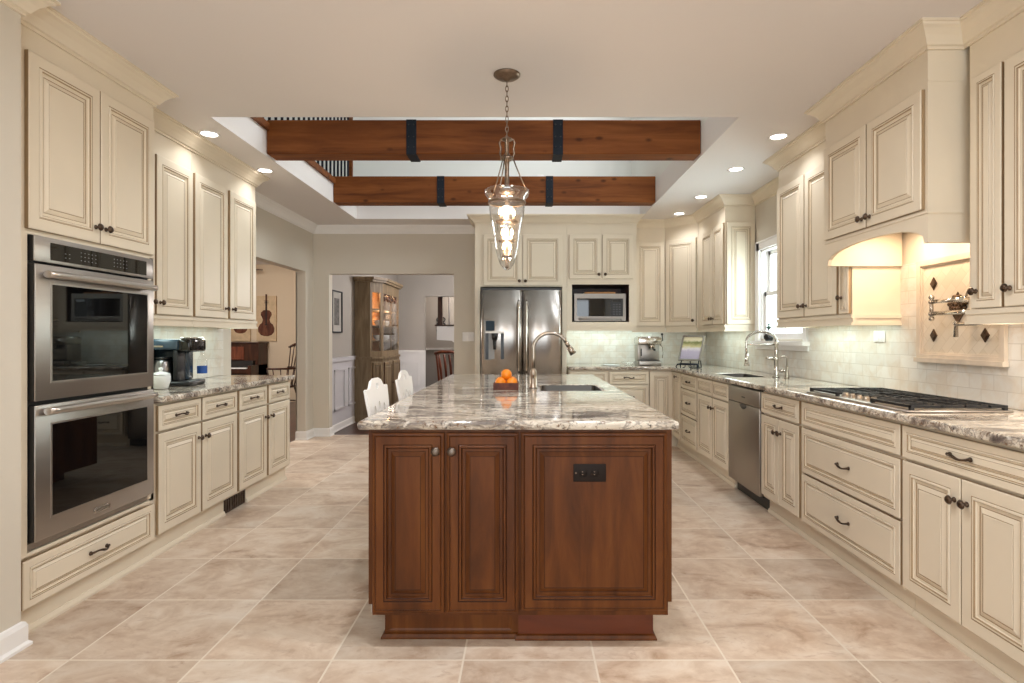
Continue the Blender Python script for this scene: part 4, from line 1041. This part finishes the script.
# ---------------------------------------------------------------- counter stools
def stool(x, y, rz, label):
    t = thing('counter_stool', label, 'stool', (x, y, 0), rz, 'white counter stools')
    out = [(-.10, .70), (-.125, .78), (-.15, .88), (-.165, .96), (-.172, 1.022), (-.155, 1.026), (-.122, 1.022), (-.10, 1.034), (-.075, 1.058), (-.03, 1.070), (.03, 1.070), (.075, 1.058), (.10, 1.034), (.122, 1.022), (.155, 1.026), (.172, 1.022), (.165, .96), (.15, .88), (.125, .78), (.10, .70), (.04, .685), (-.04, .685)]
    slot = lambda cx, cz, a, b: [(cx + a * math.cos(2 * PI * i / 10), cz + b * math.sin(2 * PI * i / 10)) for i in range(10)]
    holes = [slot(-.075, .90, .020, .042), slot(0, .915, .020, .042), slot(.075, .90, .020, .042), slot(0, 1.030, .018, .016)]
    b = MB().holed(out, holes, -.007, .007, 'x').build('backrest', M['white'], t, (-.19, 0, 0)); b.rotation_euler = (0, -.14, 0); b.location = (-.098, 0, 0)
    m = MB(); m.rbox(-.19, .20, -.20, .20, .63, .665, .014, 3); m.build('seat', M['white'], t)
    for sx in (-1, 1):
        for sy in (-1, 1):
            MB().tube([(sx * .19, sy * .19, .0), (sx * .175, sy * .175, .35), (sx * .16, sy * .16, .63)], [.016, .02, .022], 10).build('leg', M['white'], t)
    m = MB()
    for sx in (-1, 1): m.cyl((sx * .18, -.18, .22), (sx * .18, .18, .22), .012, n=10)
    for sy in (-1, 1): m.cyl((-.175, sy * .175, .30), (.175, sy * .175, .30), .012, n=10)
    m.build('stretcher', M['white'], t)
stool(-.495, 2.78, -.04, 'white painted counter stool nearest the camera at the island')
stool(-.495, 3.42, -.04, 'white painted counter stool behind the nearest one at the island')

# ---------------------------------------------------------------- recessed ceiling lights
CAN = MB().lathe([(.068, 0), (.070, -.004), (.056, -.006), (.050, -.001), (.050, 0)], n=28).mesh('trim_ring', M['white'])
LEN = MB().lathe([(0, -.002), (.050, -.002), (.050, -.0005), (0, -.0005)], n=28).mesh('lens', M['lens'])
cans = [(-2.19, 3.92, 'over the left counter above the coffee maker'), (-2.20, 4.78, 'over the far end of the left counter'), (1.78, 3.97, 'nearest the range hood on the right'), (1.77, 4.74, 'second from the range hood on the right'),
        (1.77, 5.68, 'third from the range hood before the corner'), (1.76, 6.45, 'in the back right corner above the microwave side')]
def can(x, y, l, power=.55, spread=2.2):
    t = thing('recessed_ceiling_light', 'round recessed ceiling light ' + l, 'ceiling light', (x, y, CZ - .0005), 0, 'recessed ceiling lights')
    link('trim_ring', CAN, t); link('lens', LEN, t)
    area('can', (x, y, CZ - .02), (0, 0, 0), .11, .11, power, (.96, .98, 1), spread=spread, shape='DISK')
def area(name, loc, rot, sx, sy, power, color=(1, 1, 1), spread=PI, shape='RECTANGLE'):
    l = bpy.data.lights.new(name, 'AREA'); l.shape = shape; l.size = sx
    if shape == 'RECTANGLE': l.size_y = sy
    l.energy = power; l.color = color; l.spread = spread
    o = bpy.data.objects.new(name, l); C.objects.link(o); o.location = loc; o.rotation_euler = rot
    return o
def point(name, loc, power, color, r=.05):
    l = bpy.data.lights.new(name, 'POINT'); l.energy = power; l.color = color; l.shadow_soft_size = r
    o = bpy.data.objects.new(name, l); C.objects.link(o); o.location = loc; return o
for c_ in cans: can(*c_, power=.5 if c_[0] < 0 else 1.0)
for x, y, l in ((-.45, 2.1, 'added as unseen fill near the island front, left one'), (.45, 2.1, 'added as unseen fill near the island front, right one'), (-1.0, -.4, 'added as unseen fill before the rear window, left one'), (1.0, -.4, 'added as unseen fill before the rear window, right one')): can(x, y, l, 7 if y > 1 else 4, 3.0)  # unseen ceiling lights, added to brighten the floor and island
# ---------------------------------------------------------------- dining room
hu = thing('china_hutch', 'tall olive wood china hutch with lit glass doors in the dining room', 'hutch', (-2.52, 8.36, 0))
# plan (x out from wall, y along wall): canted front
pl = [(0, 0), (.23, 0), (.36, .20), (.36, 1.30), (.23, 1.50), (0, 1.50)]
def scaled(k, d=0): return [(max(0, x + (d if x > 0 else 0)), y + (-d if y < .1 else d if y > 1.3 else 0)) for x, y in pl]
MB().prism(scaled(1, .012), .0, .93, 'z').build('lower_cabinet', M['olive'], hu)
MB().prism(scaled(1, .03), .93, .965, 'z').build('waist_moulding', M['olive'], hu)
MB().prism(scaled(1, .018), 0, .10, 'z').build('plinth', M['olive'], hu)
m = MB(); m.box(0, .23, 0, .02, .965, 2.06).box(0, .23, 1.48, 1.50, .965, 2.06).box(0, .012, .02, 1.48, .965, 2.06)
m.prism(scaled(1, .002), 2.06, 2.08, 'z')
def strip(p, q_, t0, t1, z0, z1, th=.024):
    (x0, y0), (x1, y1) = p, q_; dx, dy = x1 - x0, y1 - y0; L = math.hypot(dx, dy); nx, ny = dy / L, -dx / L
    A = (x0 + dx * t0, y0 + dy * t0); B = (x0 + dx * t1, y0 + dy * t1)
    return [(A[0], A[1]), (B[0], B[1]), (B[0] - nx * th, B[1] - ny * th), (A[0] - nx * th, A[1] - ny * th)], z0, z1
for p, q_, e in ((pl[1], pl[2], .16), (pl[2], pl[3], .06), (pl[3], pl[4], .16)):
    for t0, t1, z0, z1 in ((0, e, .965, 2.06), (1 - e, 1, .965, 2.06), (e, 1 - e, .965, 1.05), (e, 1 - e, 1.93, 2.06)): m.prism(*strip(p, q_, t0, t1, z0, z1), 'z')
m.prism(*strip(pl[2], pl[3], .48, .52, 1.05, 1.93), 'z')
m.build('upper_frame', M['olive'], hu)
MB().prism(scaled(1, .05), 2.08, 2.11, 'z').prism(scaled(1, .075), 2.11, 2.15, 'z').build('cornice', M['olive'], hu)
sh = [(.014, .022), (.215, .022), (.332, .21), (.332, 1.29), (.215, 1.475), (.014, 1.475)]
for z in (1.19, 1.42, 1.67): MB().prism(sh, z, z + .018, 'z').build('shelf', M['olive'], hu)
MB().prism([(.012, .03), (.014, .03), (.014, 1.47), (.012, 1.47)], .97, 2.0, 'z').build('back_panel', M['board'], hu)
m = MB()
for p, q_, e in ((pl[1], pl[2], .16), (pl[2], pl[3], .06), (pl[3], pl[4], .16)): m.prism(*strip(p, q_, e, 1 - e, 1.05, 1.93, .004), 'z')
m.build('glass', M['clear'], hu)
m = MB()
for k in range(4):
    yy = .35 + .22 * k
    m.tube([(.365, yy + .07 * math.cos(a), 1.86 + .05 * math.sin(a)) for a in [i * PI / 5 for i in range(10)]], .007, 6, True)
    m.tube([(.365, yy - .06, 1.82), (.365, yy, 1.87), (.365, yy + .06, 1.92)], .007, 6)
m.build('fretwork', M['darkwood'], hu)
for p, q_ in ((pl[1], pl[2]), (pl[2], ((pl[2][0]), (pl[2][1] + pl[3][1]) / 2)), ((pl[2][0], (pl[2][1] + pl[3][1]) / 2), pl[3])):
    (x0, y0), (x1, y1) = p, q_; L = math.hypot(x1 - x0, y1 - y0); rz = math.atan2(y1 - y0, x1 - x0)
    d = panel_rings(MB(), L - .06, .74, .8).build('door', [M['olive'], M['darkwood']], hu); nx, ny = (y1 - y0) / L, -(x1 - x0) / L
    d.rotation_euler = (0, 0, rz); d.location = (x0 + (x1 - x0) / L * .03 + nx * .014, y0 + (y1 - y0) / L * .03 + ny * .014, .14)
    link('knob', knob_mesh(M['bronze']), d, (L - .10, -.02, .40))
# crockery in the hutch
for k, (x, y, z, l) in enumerate(((.22, .50, 1.2085, 'on the left of the lowest glass shelf'), (.22, .96, 1.2085, 'on the right of the lowest glass shelf'), (.22, .50, 1.4385, 'on the left of the middle glass shelf'), (.22, .96, 1.4385, 'on the right of the middle glass shelf'))):
    b = MB().lathe([(0, 0), (.04, 0), (.045, .012), (.075, .05), (.085, .085), (.08, .085), (.07, .05), (.04, .014), (0, .012)], n=18).build('bowl', M['whitecer'], None, (-2.52 + x, 8.36 + y, z))
    tag(b, 'white bowl ' + l + ' of the hutch', 'bowl', 'bowls in the hutch')
for y_, zz in ((.5, 1.95), (1.0, 1.95), (.5, 1.6), (1.0, 1.6)): point('hutch_light', (-2.52 + .26, 8.36 + y_, zz), 1.6, (1, .62, .32), .03)
point('hutch_light', (-2.52 + .2, 8.36 + .14, 1.9), 1.2, (1, .62, .32), .02)
# framed print on dining wall
pf_ = thing('framed_print', 'dark framed print on the dining room wall by the doorway', 'picture', (-2.5285, 7.56, 1.60), PI / 2)
MB().holed([(-.20, -.28), (.20, -.28), (.20, .28), (-.20, .28)], [[(-.185, -.265), (.185, -.265), (.185, .265), (-.185, .265)]], -.025, -.001, 'y').build('frame', M['iron'], pf_)
MB().box(-.185, .185, -.010, -.002, -.265, .265).build('mat_board', paint('mat_grey', col(176, 172, 166), .8), pf_)
MB().box(-.10, .10, -.012, -.010, -.18, .18).build('print', paint('print_ink', col(96, 92, 88), .7, .5, 30), pf_)
# staircase in the hall
st = thing('staircase', 'white staircase with dark treads and newel in the hall beyond the dining room', 'staircase', (0, 12.30, 0))
m = MB(); tr_ = []
N0 = 11; RI, TR = .19, .27
x = -1.62; z = 1.50
P = [(-1.92, z), (-1.45, z)]
xx, zz = -1.45, z
for k in range(7):
    zz -= RI; P.append((xx, zz)); tr_.append((xx, zz)); xx += TR; P.append((xx, zz))
P.append((xx, 0)); P.append((xx - .3, 0)); P += [(-1.60, 1.20 - .02), (-1.92, 1.20)]
MB().prism(P, 0, 1.0, 'y').build('stringer', M['white'], st)
for i_, (a, b) in enumerate([(-1.93, 1.50)] + tr_):
    MB().box(a - .03, a + (TR if i_ else .48) + .01, -.03, 1.0, b, b + .03).build('tread', M['darkwood'], st)
MB().box(-1.90, -1.80, .0, .10, 1.53, 2.5).build('newel_post', M['darkwood'], st)
bl = MB().cyl((0, 0, 0), (0, 0, .95), .016, n=8).mesh('baluster', M['white'])
for bx, bz in [(-1.66, 1.53), (-1.52, 1.53)] + [(a + TR * f_, b + .03) for a, b in tr_ for f_ in (.25, .75)]: link('baluster', bl, st, (bx, .05, bz))
MB().tube([(-1.85, .05, 2.47), (-1.50, .05, 2.47), (-1.40, .05, 2.42), (.40, .05, 2.42 - 1.8 * RI / TR)], .03, 8).build('handrail', M['darkwood'], st)
# small wall ornament
wo = thing('wall_ornament', 'small dark scrolled ornament hanging in the hall opening', 'wall ornament', (-2.02, 13.595, 1.55))
m = MB()
for k, zz in enumerate((-.13, 0, .13)):
    for sx in (-1, 1): m.tube([(sx * .05 + .05 * math.cos(a), -.012, zz + .05 * math.sin(a)) for a in [i * PI / 5 for i in range(10)]], .012, 6, True)
m.build('scroll', M['iron'], wo)
# dining chair
dch = thing('dining_chair', 'red brown slat back dining chair in the dining room', 'chair', (-1.15, 9.45, 0), 2.7)
m = MB().rbox(-.22, .22, -.21, .21, .44, .48, .012, 2).build('seat', M['canvas'], dch)
for sx in (-1, 1):
    MB().tube([(sx * .20, .20, 0), (sx * .20, .20, .46), (sx * .21, .24, .80), (sx * .20, .30, 1.02)], [.018, .02, .018, .018], 8).build('leg', M['redwood'], dch)
    MB().tube([(sx * .20, -.19, 0), (sx * .20, -.19, .44)], [.016, .021], 8).build('leg', M['redwood'], dch)
for k in range(4): MB().tube([((k - 1.5) * .095, .205, .48), ((k - 1.5) * .10, .25, .78), ((k - 1.5) * .10, .295, .98)], [.016, .022, .016], 8).build('slat', M['redwood'], dch)
MB().tube([(-.22, .30, .99), (-.1, .31, 1.02), (.1, .31, 1.02), (.22, .30, .99)], .024, 8).build('crest_rail', M['redwood'], dch)
# ---------------------------------------------------------------- living room
VI = [(0, .40), (.014, .40), (.016, .14), (.05, .135), (.085, .10), (.092, .06), (.07, .02), (.055, -.02), (.07, -.07), (.11, -.10), (.135, -.16), (.13, -.22), (.09, -.27), (.03, -.29), (0, -.29)]
VI = VI + [(-a, b) for a, b in VI[::-1][1:-1]]
def violin(x, z, label, s=1.0):
    t = thing('violin_picture', label, 'picture', (x, 10.998, z), 0, 'violin pictures')
    MB().box(-.19, .19, -.035, -.001, -.44, .44).build('canvas', M['canvas'], t)
    MB().prism([(a * s, b * s) for a, b in VI], -.038, -.0352).build('painted_violin', M['violin'], t)
    MB().box(-.012, .012, -.0395, -.0382, -.12, .34).box(-.03, .03, -.0395, -.0382, -.13, -.115).box(-.045, .045, -.0395, -.0382, .335, .345).box(-.045, .045, -.0395, -.0382, .30, .31).build('painted_strings', M['dark'], t)
violin(-5.02, 1.62, 'canvas with a brown violin hanging right of the other violin canvas', 1.18); violin(-5.52, 1.62, 'violin canvas partly hidden behind the wall cabinet')
pn_ = thing('upright_piano', 'dark wood upright piano against the living room wall', 'piano', (-5.72, 10.35, 0))
MB().box(-.72, .72, .25, .62, .10, 1.14).box(-.72, -.66, -.05, .62, 0, .74).box(.66, .72, -.05, .62, 0, .74).build('case', M['darkwood'], pn_)
MB().rbox(-.74, .74, .20, .635, 1.1405, 1.165, .006, 1).build('lid', M['darkwood'], pn_)
MB().box(-.66, .66, -.05, .25, .60, .68).build('key_bed', M['darkwood'], pn_)
MB().box(-.63, .63, -.03, .14, .6805, .70).build('keys', M['whitecer'], pn_)
MB().box(-.66, .66, .15, .249, .6805, .82).build('fallboard', M['dark'], pn_)
MB().box(-.45, .45, .235, .249, .84, 1.08).box(-.45, .45, .21, .249, .84, .855).build('music_desk', M['redwood'], pn_)
wc = thing('windsor_chair', 'dark windsor armchair in the living room doorway', 'chair', (-4.0, 9.3, 0), -PI / 2 - .25)
# local: faces -y ; back at +y
MB().lathe([(0, .435), (.20, .435), (.225, .45), (.22, .465), (0, .46)], n=24).build('seat', M['darkwood'], wc)
for sx in (-1, 1):
    for sy in (-1, 1): MB().tube([(sx * .24, sy * .22, 0), (sx * .19, sy * .17, .25), (sx * .14, sy * .13, .44)], [.014, .02, .014], 8).build('leg', M['darkwood'], wc)
MB().cyl((-.20, 0, .20), (.20, 0, .20), .011).cyl((-.2, -.19, .2), (-.2, .19, .2), .011).cyl((.2, -.19, .2), (.2, .19, .2), .011).build('stretcher', M['darkwood'], wc)
arm = [(.27 * math.cos(a), .25 * math.sin(a) , .75) for a in [-.35 + (PI + .70) * i / 16 for i in range(17)]]
MB().tube(arm, .016, 8).build('arm_rail', M['darkwood'], wc)
for i in range(0, 17, 1):
    if i % 2 == 0:
        p_ = arm[i]; MB().tube([(p_[0] * .72, p_[1] * .75, .45), (p_[0], p_[1], .75)], .009, 6).build('spindle', M['darkwood'], wc)
for k in range(5):
    xx = (k - 2) * .07; MB().tube([(xx * .9, .22, .75), (xx * 1.25, .30, 1.12)], .009, 6).build('spindle', M['darkwood'], wc)
MB().tube([(-.21, .29, 1.10), (-.1, .315, 1.14), (.1, .315, 1.14), (.21, .29, 1.10)], [.014, .024, .024, .014], 8).build('comb_rail', M['darkwood'], wc)
cf = thing('ceiling_fan', 'brown ceiling fan in the living room, blade tip showing beside the wall cabinet', 'ceiling fan', (-5.30, 10.0, CZ))
MB().cyl((0, 0, -.0005), (0, 0, -.06), .07, .05).cyl((0, 0, -.06), (0, 0, -.14), .015).cyl((0, 0, -.14), (0, 0, -.26), .10, .12).build('motor', M['darkwood'], cf)
for k in range(5):
    a = 2 * PI * k / 5
    b = MB().prism([(.12, -.03), (.62, -.07), (.66, 0), (.62, .07), (.12, .03)], -.225, -.215, 'z').build('blade', M['darkwood'], cf); b.rotation_euler = (0, 0, a)

# ---------------------------------------------------------------- light
W = bpy.data.worlds.new('world'); S.world = W; W.use_nodes = True
bg = W.node_tree.nodes['Background']; bg.inputs[0].default_value = (.90, .97, 1, 1); bg.inputs[1].default_value = 1.3
# daylight added at the unseen window behind the camera; loft light enters its side wall
area('rear_fill', (0, -3.28, 1.45), (PI / 2, 0, 0), 3.7, 1.8, 40, (.85, .93, 1))
area('loft_daylight', (HX1 - .01, 5.2, 4.5), (0, PI / 2 - .35, 0), .95, 1.95, 32, (.92, .97, 1))
area('window_daylight', (2.47, 5.1, 1.7), (0, PI / 2, 0), .8, .8, 10, (.9, .98, 1))
# under-cabinet strips
UC = (.82, 1.0, .94)
area('under_cabinet', (-2.52, 4.08, 1.38), (0, -.25, 0), .10, 1.6, 2.2, UC)
area('under_cabinet', (1.05, 6.95, 1.365), (.25, 0, 0), 1.2, .10, 1.6, UC)
area('under_cabinet', (2.14, 6.1, 1.365), (0, .25, 0), .10, .8, 1.4, UC)
area('under_cabinet', (2.14, 3.95, 1.38), (0, .25, 0), .10, .95, 1.9, UC)
area('under_cabinet', (2.14, 2.0, 1.36), (0, .25, 0), .10, .9, 3, (1, .9, .78))
for yy in (3.21, 2.83): area('hood_lamp', (2.13, yy, 1.893), (0, 0, 0), .06, .06, 1.7, (1, .72, .48), shape='DISK')
for zz, p_ in ((-.665, 5), (-.85, 3), (-.95, 2)): point('pendant_glow', (PX, PY, CZ + zz), p_, (1, .70, .45), .03)
point('dining_light', (-.6, 9.2, 2.2), 55, (1, .96, .93), .25)
point('hall_light', (-1.2, 12.9, 2.4), 25, (1, .9, .8), .2)
point('living_light', (-5.0, 7.6, 2.1), 85, (1, .95, .88), .25)
# ---------------------------------------------------------------- camera
cd = bpy.data.cameras.new('camera'); cam = bpy.data.objects.new('camera', cd); C.objects.link(cam)
cam.location = (0, 0, 1.262); cam.rotation_euler = (PI / 2, 0, 0)
cd.sensor_width = 36; cd.lens = 565 / 1024 * 36
cd.shift_x = -(525 - 512) / 1024; cd.shift_y = -(341.5 - 337) / 1024
cd.clip_start = .05
S.camera = cam
S.view_settings.view_transform = 'Standard'; S.view_settings.look = 'None'; S.view_settings.exposure = 1.05; S.view_settings.gamma = 1
S.view_settings.use_curve_mapping = False
S.cycles.use_denoising = True
S.cycles.max_bounces = 8; S.cycles.diffuse_bounces = 5; S.cycles.transparent_max_bounces = 16
S.cycles.caustics_reflective = False; S.cycles.caustics_refractive = False
S.cycles.sample_clamp_indirect = 6
